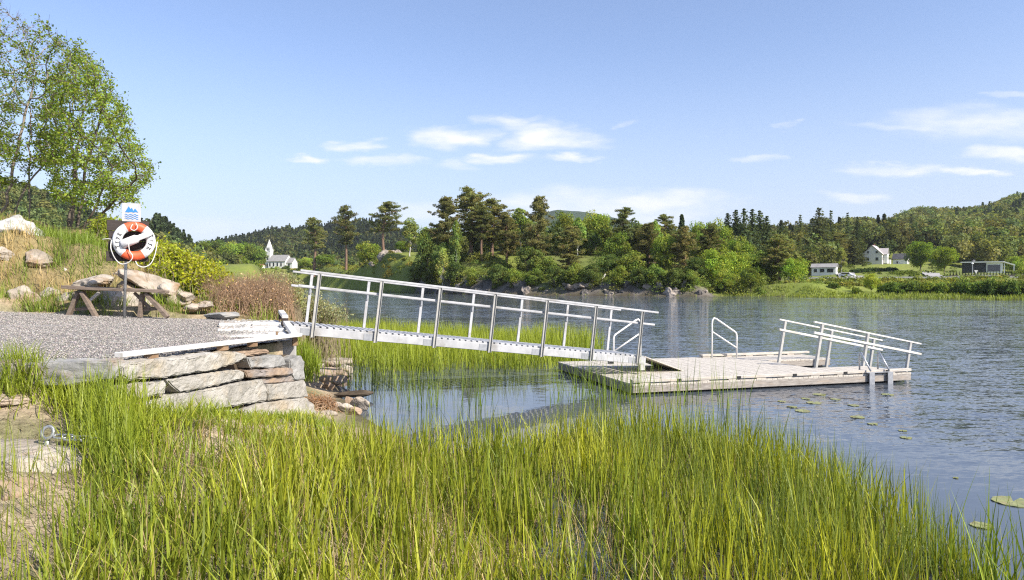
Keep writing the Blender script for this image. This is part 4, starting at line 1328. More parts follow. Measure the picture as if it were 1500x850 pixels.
def plant(key, px, top, Y, wpx=None, label='', group=None, base_py=None, cat=None):
    x = (px - 750) / F * Y
    z0 = gz1(x, Y) - .1
    if base_py is not None: z0 = min(z0, P(px, base_py, Y)[2])
    H = P(px, top, Y)[2] - z0
    if H < 1: print('short', key, px, H)
    H = max(H, .6)
    cm_, tm_, hw, zt = PROTO[key][:4]
    sz = H / zt
    if wpx and key[:4] == 'pine': wpx *= 1.3
    if wpx and key[:6] == 'spruce' and wpx > 10: wpx *= 1.5
    sxy = sz if wpx is None else (wpx / F * Y / 2) / hw
    if wpx is None: sxy = min(sxy, sz * 1.0)
    kind = NAMES[key.split('_')[0]]
    r = thing(kind, label, cat or ('bush' if kind == 'bush' else 'tree'), (x, Y, z0), group)
    rot = random.uniform(0, 6.28)
    if key == 'pine_c': rot = .4
    for nm, me in (('crown', cm_), ('trunk', tm_)):
        o = link(nm if kind != 'bush' else ('foliage' if nm == 'crown' else 'stem'), me, r)
        o.scale = (sxy, sxy, sz); o.rotation_euler = (0, 0, rot)
    return r


GP = "pines on the wooded point"
# --- the wooded point
plant('pine_b', 461, 318, 300, 34, 'shortest and leftmost of the three lone pines standing near the white church')
plant('pine_a', 507, 298, 275, 36, 'tall slender lone pine between the church pine and the pine on the rock')
plant('pine_c', 561, 294, 227, 58, 'flat-crowned pine leaning on top of the pale rock outcrop', base_py=367)
plant('birch_a', 600, 318, 214, 32, 'thin pale birch right of the pale rock outcrop')
plant('broad_a', 622, 330, 192, 30, 'light green tree between the thin birch and the tall pines')
plant('pine_d', 652, 286, 172, 50, 'ragged dark pine with open branches at the left end of the big pine clump')
plant('pine_e', 690, 272, 176, 66, 'tallest pine on the wooded point, with a layered brown-green crown')
plant('pine_e', 722, 290, 178, 60, 'broad brownish pine just right of the tallest pine')
plant('pine_d', 742, 312, 170, 40, 'short brown pine at the right end of the big pine clump')
plant('pine_a', 706, 300, 170, 40, 'slim pine in front of the two tallest pines')
plant('birch_b', 668, 322, 162, 26, 'light green birch in front of the ragged dark pine')
plant('dark_a', 628, 348, 170, 52, 'dark dense tree at the left end of the shaded shore wood')
plant('dark_a', 655, 355, 163, 46, 'dark tree with a thin pale stem above the shore rocks left of the pine clump')
plant('birch_a', 648, 362, 160, 24, 'grey-green thin birch standing among the dark shore trees', base_py=424)
plant('birch_b', 762, 304, 184, 44, 'bright green birch between the pine clump and the tall dark pine')
plant('broad_b', 746, 318, 190, 44, 'pale green leafy tree behind the short brown pine')
plant('pine_d', 788, 285, 160, 46, 'tall dark pointed pine standing alone in the middle of the point')
plant('dark_a', 775, 360, 156, 46, 'dark shore tree at the foot of the tall pointed pine')
plant('broad_a', 826, 308, 184, 48, 'yellow-green leafy tree right behind the tall pointed pine')
plant('birch_b', 846, 318, 176, 40, 'tall light green birch in the middle of the leafy row')
plant('broad_b', 872, 306, 184, 54, 'highest rounded leafy tree right of the light birch')
plant('pine_d', 835, 330, 160, 48, 'brownish pine in front of the leafy row')
plant('broad_c', 800, 375, 152, 40, 'bright shrubby tree above the shore rocks below the pointed pine')
plant('pine_b', 914, 303, 172, 34, 'small-crowned pine rising out of the leafy trees')
plant('pine_d', 950, 325, 152, 44, 'brown pine on the shore right of the small-crowned pine')
plant('broad_a', 905, 338, 158, 50, 'olive green tree below the small-crowned pine')
plant('birch_b', 958, 322, 166, 32, 'pale birch peeping out behind the brown shore pine')
plant('pine_b', 974, 313, 172, 30, 'thin dark pine top right of the pale birch')
plant('broad_b', 972, 338, 148, 40, 'light green lit tree with a rounded side on the rocky shore')
plant('broad_c', 925, 366, 146, 50, 'dense green tree low on the shore beneath the brown pine')
plant('dark_a', 892, 372, 150, 44, 'dark green tree overhanging the shore left of the split rocks')
plant('pine_d', 1003, 330, 146, 42, 'brown-green pine with branches down to the rocks')
plant('pine_e', 1040, 326, 152, 44, 'reddish brown pine behind the bright waterside trees')
plant('broad_a', 1024, 322, 168, 44, 'leafy tree with a yellowish top behind the reddish pine')
plant('broad_b', 1052, 318, 176, 44, 'leafy tree just left of the dark spruce stand')
plant('dark_a', 1020, 376, 138, 40, 'dark rounded tree on the rocks left of the bright waterside trees')
plant('low_bright', 1046, 362, 140, 62, 'bright green waterside tree at the tip of the point')
plant('low_bright', 1078, 366, 142, 54, 'yellow-green leaning waterside tree right of the tip of the point')
plant('broad_b', 1086, 344, 160, 44, 'pale green rounded tree in front of the spruce stand')
plant('broad_c', 1112, 366, 148, 50, 'olive tree on the bay shore below the spruce stand')
for px, top, lb in ((1066, 312, 'short spruce at the left edge of the dark stand'), (1078, 307, 'second spruce from the left in the dark stand'), (1090, 305, 'spruce in the centre left of the dark stand'),
                    (1102, 306, 'spruce in the centre right of the dark stand'), (1113, 308, 'second spruce from the right in the dark stand'), (1123, 316, 'spruce at the right edge of the dark stand')):
    plant('spruce_a', px, top, 225 + random.uniform(-6, 6), 44, lb, 'dark spruce stand behind the point')
# low trees and bushes hanging over the shore rocks of the point
for i, (px, top, w, k) in enumerate([(612, 388, 34, 'dark_a'), (634, 382, 36, 'broad_c'), (668, 384, 34, 'dark_a'), (694, 392, 30, 'broad_c'), (730, 386, 36, 'dark_a'), (752, 392, 32, 'broad_a'), (782, 392, 34, 'broad_c'),
                                     (815, 390, 32, 'dark_a'), (842, 384, 38, 'broad_c'), (866, 386, 34, 'dark_a'), (908, 388, 36, 'broad_a'), (938, 390, 36, 'dark_a'), (962, 386, 36, 'broad_c'), (990, 392, 32, 'dark_a'), (1012, 394, 30, 'broad_c'), (1062, 392, 34, 'broad_b'), (1100, 390, 36, 'broad_a')]):
    for Yt in np.arange(120, 200, .5):
        if lake_dist(np.array([(px - 750) / F * Yt]), np.array([Yt]))[0] > 1.6 and Yt > 122: break
    plant(k, px, top, Yt, w, 'low dense tree leaning over the shore rocks of the wooded point', 'low trees along the shore of the point', base_py=HZ + F * 1.3 / Yt)
# --- bay and right bank
plant('pine_e', 1141, 342, 140, 46, 'dark pine with a bare trunk on the bay shore')
plant('dark_a', 1132, 366, 143, 36, 'dark green tree left of the bay pine', base_py=424)
plant('low_bright', 1163, 376, 136, 46, 'grey-green rounded willow beside the bay pine')
plant('spruce_c', 1200, 304, 262, 46, 'biggest dark spruce above the low white house')
plant('spruce_b', 1172, 314, 300, 20, 'slim spruce left of the biggest dark spruce')
plant('spruce_b', 1217, 308, 285, 18, 'open slim spruce just right of the biggest dark spruce')
plant('spruce_b', 1242, 311, 300, 16, 'narrow pointed spruce standing above the two-storey house')
plant('spruce_a', 1256, 317, 300, 20, 'spruce at the right end of the row above the two-storey house')
plant('spruce_c', 1249, 345, 270, 34, 'dark spruce beside the left gable of the two-storey house')
plant('pine_e', 1226, 338, 268, 36, 'brownish conifer behind the low white house')
plant('birch_a', 1232, 362, 236, 18, 'pale slim birch right of the low white house')
plant('round', 1348, 352, 236, 42, 'big round yellow-green tree right of the grey-roofed shed')
plant('round', 1383, 360, 226, 36, 'smaller round dark green tree left of the modern house')
plant('spruce_b', 1335, 313, 420, 20, 'tall dark conifer rising from the hillside behind the big round tree')
plant('spruce_a', 1350, 328, 380, 22, 'second dark conifer on the hillside behind the big round tree')
plant('dark_a', 1368, 320, 400, 34, 'dark broad tree on the hillside above the small round tree')
plant('low_bright', 1488, 374, 262, 36, 'bright yellow-green tree right of the modern house')
plant('broad_c', 1430, 338, 300, 40, 'olive tree behind the modern house')
plant('broad_b', 1468, 336, 300, 44, 'tall light tree behind the right end of the modern house')
plant('low_bright', 1276, 399, 118, 24, 'bushy willow standing by itself on the right bank')
plant('bush_b', 1222, 414, 122, 22, 'dark green low bush on the bank below the low white house')
for i, (px, top, w, k) in enumerate([(1318, 414, 24, 'bush_a'), (1346, 411, 30, 'bush_b'), (1372, 413, 26, 'bush_a'), (1385, 412, 24, 'bush_c'), (1400, 409, 30, 'bush_b'), (1424, 410, 30, 'bush_a'),
                                     (1446, 412, 28, 'bush_b'), (1462, 411, 28, 'bush_a'), (1482, 409, 30, 'bush_b'), (1500, 411, 30, 'bush_b'), (1308, 412, 28, 'bush_b'), (1334, 412, 28, 'bush_b'), (1360, 411, 30, 'bush_a'), (1412, 411, 30, 'bush_b'), (1436, 410, 30, 'bush_b'), (1455, 409, 28, 'bush_b'), (1472, 411, 26, 'bush_a'), (1292, 415, 22, 'bush_a'), (1516, 410, 30, 'bush_b'), (1300, 421, 16, 'bush_c'), (1254, 420, 18, 'bush_a'), (1332, 421, 16, 'bush_b'), (1412, 420, 18, 'bush_c')]):
    plant(k, px, top, 114 - (px - 1290) * .07 + random.uniform(-2, 2), w * 1.15, 'green bush in the thick row along the right bank', 'bushes along the right bank')
# --- by the church
for i, (px, top, Y, w, k) in enumerate([(272, 360, 380, 40, 'broad_c'), (296, 351, 400, 44, 'broad_a'), (318, 350, 410, 40, 'dark_a'), (340, 352, 400, 44, 'broad_b'), (362, 354, 410, 42, 'broad_a'), (378, 360, 415, 34, 'broad_c'), (250, 355, 330, 40, 'broad_a')]):
    plant(k, px, top, Y, w, 'leafy tree in the wood left of the church', 'trees in the wood left of the church')
plant('bush_b', 367, 380, 300, 22, 'dark bush between the road and the church', base_py=400)
plant('bush_b', 418, 388, 330, 16, 'dark bush under the church windows', base_py=400)
plant('bush_a', 401, 390, 330, 12, 'small bush at the foot of the church tower', base_py=400)
plant('broad_b', 448, 376, 420, 24, 'light tree between the church and the first lone pine')
plant('broad_a', 590, 352, 228, 26, 'leafy bush-like tree behind the pale rock outcrop')
plant('broad_b', 540, 352, 244, 40, 'rounded green tree left of the pale rock outcrop', base_py=392)
plant('broad_a', 478, 372, 300, 36, 'low light green tree between the first two lone pines')

# --- shore rocks of the point
def shore_rock(px, py, Y, w, h, label, mt='shore_rock', seed=0, group=None, amp=.28, dep=None):
    boulder('rock', px, py, Y, w, h, dep or w * Y / F * .6, M[mt], label, group, seed, random.uniform(-.4, .4), 4, 'rock', amp, 10)


shore_rock(572, 374, 224, 46, 22, 'pale sunlit rock outcrop under the leaning pine', 'far_rock', 120, dep=5)
shore_rock(544, 386, 234, 14, 10, 'small pale rock left of the sunlit outcrop', 'far_rock', 121)
shore_rock(686, 416, 156, 24, 22, 'tall grey rock face beneath the pine clump', seed=122)
shore_rock(668, 424, 157, 20, 10, 'reddish low rock left of the tall grey rock face', 'far_rock', 123)
shore_rock(716, 426, 150, 24, 10, 'dark grey rock at the waterline right of the tall rock face', seed=124)
shore_rock(762, 418, 145, 26, 20, 'dark cliff rock in shade below the short brown pine', seed=125)
shore_rock(798, 426, 142, 36, 11, 'pale split rock at the waterline below the pointed pine', 'far_rock', 126)
shore_rock(824, 427, 140, 18, 9, 'small pale rock right of the split rock', 'far_rock', 127)
shore_rock(606, 408, 182, 14, 14, 'grey rock at the left end of the shaded shore', seed=128)
shore_rock(922, 430, 134, 34, 10, 'low pinkish rock shelf at the waterline', 'far_rock', 129)
shore_rock(984, 429, 129, 36, 12, 'pale wedge-shaped rock sloping into the water', 'far_rock', 130)
shore_rock(1018, 426, 129, 28, 16, 'grey cracked rock right of the wedge-shaped rock', seed=131)
shore_rock(878, 424, 140, 22, 18, 'dark rock behind the fallen trunk', seed=132)
dt = thing('fallen_trunk', 'bare bleached trunk fallen against the dark shore rock', 'trunk', P(878, 428, 138))
MB().tube([P(870, 431, 138), P(877, 420, 139), P(887, 401, 141)], [.35, .28, .12], 7).build('trunk', M['driftwood'], dt, 0, True)
MB().tube([P(873, 419, 139), P(860, 420, 138)], [.14, .06], 6).build('branch', M['driftwood'], dt, 0, True)


# broken rocks all along the waterline of the point
rgr = random.Random(77)
for i in range(34):
    px = rgr.uniform(640, 1075)
    for Yt in np.arange(118, 190, .4):
        if lake_dist(np.array([(px - 750) / F * Yt]), np.array([Yt]))[0] > .2: break
    Yt += rgr.uniform(0, 2.2)
    x_ = (px - 750) / F * Yt; z_ = gz1(x_, Yt); w_ = rgr.uniform(.7, 2.1)
    o = link('rock', rock_mesh('rock', None, (w_, w_ * .7, w_ * rgr.uniform(.4, .9)), M['shore_rock' if rgr.random() < .6 else 'far_rock'], 300 + i, 3, .3, 10, rot=rgr.uniform(0, 3)))
    o.location = (x_, Yt, z_ + w_ * .12)
    tag(o, 'broken grey rock in the row along the waterline of the wooded point', 'rock', 'broken rocks along the waterline of the point')

# ------------------------------------------------------------------ far woods as single masses
def low_tree(seed, conifer, n):
    rg = np.random.default_rng(seed)
    if conifer:
        t = rg.uniform(0, 1, n) ** .8; a = rg.uniform(0, 6.28, n)
        r = .2 * (1 - t) * rg.uniform(.4, 1, n) + .01
        C = np.stack([np.cos(a) * r, np.sin(a) * r, .08 + .92 * t], 1); b = np.stack([np.cos(a), np.sin(a), .8 * np.ones(n)], 1)
    else:
        nc = 9; cc = unit(rg.normal(size=(nc, 3))) * rg.uniform(.3, 1, (nc, 1)) * np.array([.3, .3, .34]) + np.array([0, 0, .58])
        d = unit(rg.normal(size=(n, 3))); i = rg.integers(0, nc, n)
        C = cc[i] + d * .17 * rg.uniform(.6, 1, (n, 1)); b = d + unit(cc[i] - np.array([0, 0, .5])) * .5
    return C, b


def forest(name, spots, hs, n, sizef, con, cols, mat='far_leaf', seed=0):
    """spots (k,3), heights (k,), conifer flags, colours (k,3) -> one mesh"""
    rg = np.random.default_rng(seed)
    lib = [low_tree(seed + 10 + i, i % 2 == 1, n) for i in range(8)]
    so = Soup()
    for kind in range(8):
        sel = [i for i in range(len(spots)) if (int(con[i]) == kind % 2) and (i // 2) % 4 == kind // 2]
        if not sel: continue
        sel = np.array(sel)
        C, b = lib[kind]
        rot = rg.uniform(0, 6.28, len(sel)); c, s = np.cos(rot)[:, None], np.sin(rot)[:, None]
        X = C[None, :, 0] * c - C[None, :, 1] * s; Yy = C[None, :, 0] * s + C[None, :, 1] * c
        bx = b[None, :, 0] * c - b[None, :, 1] * s; by = b[None, :, 0] * s + b[None, :, 1] * c
        H = hs[sel][:, None]
        pts = np.stack([spots[sel, 0:1] + X * H, spots[sel, 1:2] + Yy * H, spots[sel, 2:3] + C[None, :, 2] * H], -1).reshape(-1, 3)
        bias = np.stack([bx, by, np.broadcast_to(b[None, :, 2], bx.shape)], -1).reshape(-1, 3)
        cl = np.repeat(cols[sel], n, 0) * rg.uniform(.75, 1.25, (len(pts), 1))
        so.add(*leaf_soup(pts, np.repeat(hs[sel] * sizef, n), cl, bias, 1.1, .75, rg))
    V, Q, C = so.get()
    return tag(link(name, np_mesh(name, V, Q, None, M[mat], C)), kind='stuff')


def sample_px(n, px0, px1, y0, y1, seed, dens_pow=2):
    rg = np.random.default_rng(seed)
    px = rg.uniform(px0, px1, n)
    Y = (rg.uniform(0, 1, n) * (y1 ** dens_pow - y0 ** dens_pow) + y0 ** dens_pow) ** (1 / dens_pow)
    X = (px - 750) / F * Y
    return X, Y, ground_z(X, Y)


def wood(name, n, px0, px1, y0, y1, hr, leafn, sizef, con_p, seed, keep=None, tone=1.0):
    X, Y, Z = sample_px(n, px0, px1, y0, y1, seed)
    rg = np.random.default_rng(seed + 1)
    ok = lake_dist(X, Y) > 4
    if keep is not None: ok &= keep(X, Y, Z, 750 + F * X / Y)
    X, Y, Z = X[ok], Y[ok], Z[ok]
    k = len(X)
    cn = (vnoise(X, Y, 60, seed) * .6 + rg.random(k) * .4) < con_p
    hs = rg.uniform(*hr, k) * np.where(cn, 1.2, 1)
    cols = np.where(cn[:, None], np.array([[.038, .052, .024]]), np.array([[.082, .102, .034]])) * rg.uniform(.6, 1.6, (k, 1)) * tone
    cols[~cn] *= np.stack([rg.uniform(.85, 1.3, (~cn).sum()), np.ones((~cn).sum()), rg.uniform(.8, 1.2, (~cn).sum())], 1)
    return forest(name, np.stack([X, Y, Z - .5], 1), hs, leafn, sizef, cn, cols, seed=seed)


wood('hillside_woods', 3400, 1235, 1640, 330, 680, (10, 16), 170, .052, .10, 501)
wood('valley_woods', 900, 1080, 1320, 285, 480, (10, 16), 380, .042, .18, 502, lambda X, Y, Z, p: ~((p > 1245) & (p < 1335) & (Y < 300)))
wood('house_woods', 260, 1390, 1620, 262, 345, (10, 15), 420, .042, .1, 503)
wood('back_woods', 260, 1000, 1215, 235, 300, (9, 14), 450, .042, .15, 504)
wood('point_woods', 150, 640, 1075, 176, 225, (7, 11), 600, .038, .12, 505)
wood('distant_hill_woods', 5200, 255, 840, 560, 960, (9, 14), 110, .07, .45, 506, tone=.8)
wood('near_hill_woods', 2300, -120, 300, 260, 430, (8, 12), 170, .06, .3, 507)
wood('valley_floor_woods', 420, 380, 640, 470, 620, (7, 12), 90, .085, .3, 508)
wood('valley_left_woods', 160, 180, 345, 300, 420, (7, 11), 160, .07, .2, 509)


# low growth: brush on the point, the far banks and the slope behind
def brush(name, X, Y, hr, leafn, size, cols, seed, flat=.7, mat='far_leaf'):
    rg = np.random.default_rng(seed)
    Z = ground_z(X, Y); k = len(X)
    hs = rg.uniform(*hr, k)
    d = unit(rg.normal(size=(k, leafn, 3))); d[..., 2] = np.abs(d[..., 2])
    pts = np.stack([X, Y, Z], 1)[:, None] + d * rg.uniform(.5, 1, (k, leafn, 1)) * hs[:, None, None] * np.array([1.1, 1.1, flat * 1.3])
    cl = np.repeat(cols, leafn, 0) * rg.uniform(.7, 1.3, (k * leafn, 1))
    V, Q, C = leaf_soup(pts.reshape(-1, 3), size, cl, d.reshape(-1, 3), .8, .7, rg)
    return tag(link(name, np_mesh(name, V, Q, None, M[mat], C)), kind='stuff')


X, Y, Z = sample_px(2000, 545, 1120, 126, 195, 601, 1)
d = lake_dist(X, Y); px = 750 + F * X / Y
ok = (d > 1.0) & ~((px < 660) & (Y > 176)) & (vnoise(X, Y, 6, 61) > np.where(d < 16, .08, .62))
X, Y, d = X[ok], Y[ok], d[ok]
cols = np.array([[.075, .105, .024]]) * R.uniform(.6, 1.6, (len(X), 1)) * np.stack([R.uniform(.9, 1.4, len(X)), np.ones(len(X)), np.ones(len(X))], 1)
brush('undergrowth', X, Y, (.7, 2.6), 110, .17, cols, 602)
X, Y, Z = sample_px(1300, 425, 640, 170, 420, 603, 1)
d = lake_dist(X, Y)
ok = (d > 3) & (vnoise(X, Y, 11, 62) > .45)
X, Y = X[ok], Y[ok]
cols = np.array([[.11, .145, .03]]) * R.uniform(.6, 1.5, (len(X), 1)) * np.stack([R.uniform(.9, 1.5, len(X)), np.ones(len(X)), np.ones(len(X))], 1)
brush('valley_undergrowth', X, Y, (.6, 1.8), 40, .28, cols, 604)
X, Y, Z = sample_px(1500, 1120, 1640, 96, 146, 605, 1)
d = lake_dist(X, Y); px = 750 + F * X / Y
ok = (d > 6) & (vnoise(X, Y, 5, 63) > np.where(px > 1290, .38, .66)) & (Y < 146)
X, Y = X[ok], Y[ok]
cols = np.array([[.11, .14, .032]]) * R.uniform(.5, 1.5, (len(X), 1)) * np.stack([R.uniform(.9, 1.4, len(X)), np.ones(len(X)), np.ones(len(X))], 1)
brush('bank_undergrowth', X, Y, (.4, 1.2), 45, .17, cols, 606)
X, Y, Z = sample_px(1100, 1160, 1620, 158, 262, 607, 1)
px = 750 + F * X / Y
ok = (vnoise(X, Y, 8, 64) > .55) & ~((px > 1185) & (px < 1238) & (Y < 232)) & ~((px > 1240) & (px < 1310) & (Y < 215)) & ~((px > 1395) & (px < 1485) & (Y < 240))
X, Y = X[ok], Y[ok]
cols = np.array([[.085, .12, .026]]) * R.uniform(.6, 1.5, (len(X), 1))
brush('garden_undergrowth', X, Y, (.5, 1.6), 50, .22, cols, 608)
X = R.uniform(62, 76, 60); Y = 243 + R.uniform(-2, 2, 60); X = (R.uniform(1246, 1312, 60) - 750) / F * Y
brush('garden_hedge', X, Y, (.9, 1.7), 60, .25, np.array([[.035, .055, .018]]) * R.uniform(.7, 1.4, (60, 1)), 609)
X = (R.uniform(225, 440, 500) - 750) / F * 1; Y = R.uniform(170, 380, 500); X = X * Y
ok = vnoise(X, Y, 14, 66) > .45
brush('meadow_undergrowth', X[ok], Y[ok], (.6, 2.2), 45, .28, np.array([[.11, .15, .028]]) * R.uniform(.6, 1.5, (ok.sum(), 1)), 610)


# ------------------------------------------------------------------ blades: reeds and grass
def blades(name, X, Y, Z, H, W, lean, cols, nseg=4, yaw=None, seed=0, mat='blade', kind='stuff', tip=(1.0, 1.0, 1.0), droop=0.0):
    rg = np.random.default_rng(seed)
    n = len(X)
    az = rg.uniform(0, 2 * math.pi, n) if yaw is None else yaw
    ld = np.stack([np.cos(az), np.sin(az), np.zeros(n)], 1)
    fa = az + math.pi / 2 + rg.normal(size=n) * .6
    sd = np.stack([np.cos(fa), np.sin(fa), np.zeros(n)], 1)
    s = np.linspace(0, 1, nseg + 1)
    base = np.stack([X, Y, Z], 1)
    Hc = H[:, None] * (s[None] - droop * (lean / H)[:, None] * s[None] ** 3)
    ctr = base[:, None] + ld[:, None] * (lean[:, None] * s[None] ** 1.8)[..., None]
    ctr[..., 2] += Hc
    w = W[:, None] * np.clip(1 - s[None] ** 2.2, .06, 1) * (.75 + .25 * np.minimum(1, s[None] * 4))
    V = np.stack([ctr - sd[:, None] * w[..., None] / 2, ctr + sd[:, None] * w[..., None] / 2], 2)
    V = V.reshape(-1, 3)
    m = nseg + 1
    i = (np.arange(n) * m * 2)[:, None] + (np.arange(nseg) * 2)[None]
    i = i.ravel()
    Q = np.stack([i, i + 1, i + 3, i + 2], 1)
    c = cols[:, None, None] * (1 + (np.array(tip)[None, None, None] - 1) * (s ** 2)[None, :, None, None])
    C = np.broadcast_to(c, (n, m, 2, 3)).reshape(-1, 3)
    return tag(link(name, np_mesh(name, V, Q, None, M[mat], C)), kind=kind)


def patch_cols(X, Y, a, b, s, seed, v=.3):
    k = np.clip(vnoise(X, Y, s, seed) * .7 + R.random(len(X)) * .45 - .08, 0, 1)[:, None]
    return (np.array(a) * (1 - k) + np.array(b) * k) * R.uniform(1 - v, 1 + v, (len(X), 1))


YG, DG, DRY = (.235, .26, .022), (.070, .115, .014), (.36, .28, .14)
REED = np.array([(-1.75, 2.3), (1.2, 2.2), (2.5, 2.5), (2.85, 3.4), (3.1, 4.6), (3.2, 6.0), (3.1, 7.4), (2.75, 8.6), (2.2, 9.5), (1.2, 9.5), (.5, 9.0), (-.2, 8.4), (-1.0, 8.0), (-1.7, 7.6), (-2.2, 7.3), (-3.0, 6.7), (-3.5, 6.4), (-3.4, 6.0), (-3.05, 5.2), (-2.7, 4.5), (-2.3, 3.6)], float)


def scatter(poly, n, seed):
    rg = np.random.default_rng(seed)
    lo, hi = poly.min(0), poly.max(0)
    X = rg.uniform(lo[0], hi[0], n); Y = rg.uniform(lo[1], hi[1], n)
    ok = poly_in(poly, X, Y) > rg.uniform(-.15, .1, n)
    return X[ok], Y[ok]


def bed(X, Y): return np.maximum(ground_z(X, Y), -.14)


X, Y = scatter(REED, 27000, 701)
dens = vnoise(X, Y, .55, 71) * .65 + vnoise(X, Y, .18, 72) * .35
ok = dens > R.uniform(.2, .66, len(X)); X, Y = X[ok], Y[ok]
Hh = R.uniform(.20, .62, len(X)) * (.82 + .35 * vnoise(X, Y, .9, 73)) * (1 + .15 * sstep(1.0, 2.6, X)) * (1 - .40 * sstep(-1.0, -3.0, X)) * (1 + .15 * sstep(-1.6, .2, X)) * (1 - .25 * sstep(5.5, 3.5, Y))
blades('reeds', X, Y, bed(X, Y) - .02, Hh, R.uniform(.007, .022, len(X)), np.abs(R.normal(0, .13, len(X))) + .02, patch_cols(X, Y, YG, DG, .8, 74, .45), 4, seed=75, tip=(1.15, 1.08, .9))
# low new growth that fills in between the tall blades, and short turf up to the foot of the wall
X, Y = scatter(REED, 15000, 721)
blades('short_grass', X, Y, bed(X, Y) - .01, R.uniform(.10, .30, len(X)), R.uniform(.006, .015, len(X)), np.abs(R.normal(0, .08, len(X))) + .02, patch_cols(X, Y, (.17, .21, .022), DG, .5, 722, .4), 3, seed=723)
TURF = np.array([(-3.75, 6.2), (-3.0, 6.5), (-1.6, 7.3), (-2.0, 8.2), (-2.5, 9.3), (-2.75, 10.0), (-2.95, 9.8), (-3.2, 8.8), (-3.55, 7.4), (-3.8, 6.65)], float)
X, Y = scatter(TURF, 7000, 724)
blades('turf', X, Y, ground_z(X, Y) - .01, R.uniform(.04, .13, len(X)), R.uniform(.006, .013, len(X)), np.abs(R.normal(0, .06, len(X))) + .02, patch_cols(X, Y, YG, DG, .4, 725, .4), 3, seed=726)
# thin stalks with dry tips among them
X, Y = scatter(REED, 4500, 702)
blades('dry_reeds', X, Y, bed(X, Y) - .02, R.uniform(.25, .6, len(X)) * (1 - .3 * sstep(-1.0, -3.0, X)), R.uniform(.004, .008, len(X)), np.abs(R.normal(0, .24, len(X))), patch_cols(X, Y, DRY, (.20, .13, .06), .8, 76), 4, seed=77, droop=.35)
# straw lying between the stems
X, Y = scatter(REED, 26000, 703)
zz = np.maximum(ground_z(X, Y), 0.0)
ok = vnoise(X, Y, .5, 78) > R.uniform(.1, .6, len(X)); X, Y, zz = X[ok], Y[ok], zz[ok]
blades('reed_litter', X, Y, zz, R.uniform(.02, .12, len(X)), R.uniform(.004, .009, len(X)), R.uniform(.08, .30, len(X)), patch_cols(X, Y, (.17, .12, .065), (.075, .055, .032), .6, 79), 3, seed=80, mat='litter')
LIT = np.array([(-4.6, 2.6), (-1.6, 2.2), (-2.6, 4.6), (-3.2, 5.8), (-3.6, 6.5), (-5.5, 6.4), (-5.2, 5.0)], float)
X, Y = scatter(LIT, 9000, 704)
blades('ground_litter', X, Y, ground_z(X, Y), R.uniform(.005, .05, len(X)), R.uniform(.004, .010, len(X)), R.uniform(.05, .2, len(X)), patch_cols(X, Y, (.33, .26, .19), (.15, .11, .075), .6, 81), 3, seed=82, mat='litter')
X, Y = scatter(LIT, 3000, 705)
ok = (Y < 5.3); X, Y = X[ok], Y[ok]
blades('sparse_grass', X, Y, ground_z(X, Y), R.uniform(.15, .55, len(X)), R.uniform(.004, .009, len(X)), np.abs(R.normal(0, .1, len(X))) + .02, patch_cols(X, Y, YG, DG, .8, 83), 4, seed=84)
# taller thin rushes on the water side and near the dock corner
RUSH = np.array([(1.4, 4.6), (3.1, 4.2), (3.4, 6.2), (3.25, 7.6), (2.7, 8.5), (1.6, 9.1), (.9, 9.4), (.5, 9.0), (1.0, 8.2), (1.7, 7.0)], float)
X, Y = scatter(RUSH, 8500, 706)
ok = vnoise(X, Y, .35, 85) > R.uniform(.2, .7, len(X)); X, Y = X[ok], Y[ok]
blades('rushes', X, Y, bed(X, Y), R.uniform(.35, .72, len(X)), R.uniform(.006, .012, len(X)), np.abs(R.normal(0, .12, len(X))), patch_cols(X, Y, (.16, .20, .035), (.085, .13, .028), .6, 86), 5, seed=87)
CORN = np.array([(2.55, 2.6), (3.3, 2.7), (3.4, 3.9), (2.9, 4.6)], float)
X, Y = scatter(CORN, 520, 707)
blades('broad_reeds', X, Y, bed(X, Y), R.uniform(.55, 1.0, len(X)), R.uniform(.010, .018, len(X)), np.abs(R.normal(0, .14, len(X))) + .03, patch_cols(X, Y, (.17, .24, .025), DG, .6, 88), 5, seed=89)
# few tall blades before the dock corner
cl = [(830, 590), (850, 585), (870, 590), (900, 588), (925, 590), (945, 592), (880, 600), (600, 600), (630, 598), (690, 600), (1000, 592), (1060, 596)]
X, Y = [], []
for px, py in cl:
    q = PZ(px, py, 0)
    k = 26; X += list(q[0] + R.normal(0, .16, k)); Y += list(q[1] + R.normal(0, .22, k))
X, Y = np.array(X), np.array(Y)
blades('tall_reeds', X, Y, np.full(len(X), -.15), R.uniform(.6, 1.15, len(X)), R.uniform(.008, .015, len(X)), np.abs(R.normal(0, .16, len(X))) + .04, patch_cols(X, Y, (.17, .22, .03), DG, .5, 90), 5, seed=91, droop=.15)

# reed bed behind the gangway and along the left bank
BACK = np.array([(-4.9, 17.3), (-4.1, 17.7), (-3.4, 16.9), (-2.9, 16.0), (-2.3, 15.9), (-1.2, 16.8), (.2, 16.6), (1.1, 16.9), (2.0, 18.2), (2.7, 20.5), (2.0, 23.5), (.2, 26), (-2.5, 28), (-5.5, 31), (-8.6, 32), (-8.2, 28), (-6.3, 20), (-5.3, 16.5)], float)
X, Y = scatter(BACK, 36000, 710)
ok = vnoise(X, Y, .8, 92) * .7 + vnoise(X, Y, .25, 93) * .3 > R.uniform(.1, .52, len(X)); X, Y = X[ok], Y[ok]
Hh = R.uniform(.5, .95, len(X)) * (.8 + .4 * vnoise(X, Y, 1.4, 94)) * (1 - .15 * sstep(22, 28, Y))
blades('reed_bed', X, Y, bed(X, Y), Hh, R.uniform(.010, .020, len(X)), np.abs(R.normal(0, .16, len(X))) + .03, patch_cols(X, Y, (.215, .255, .026), (.125, .175, .02), 1.6, 95), 4, seed=96, tip=(1.15, 1.08, .9))
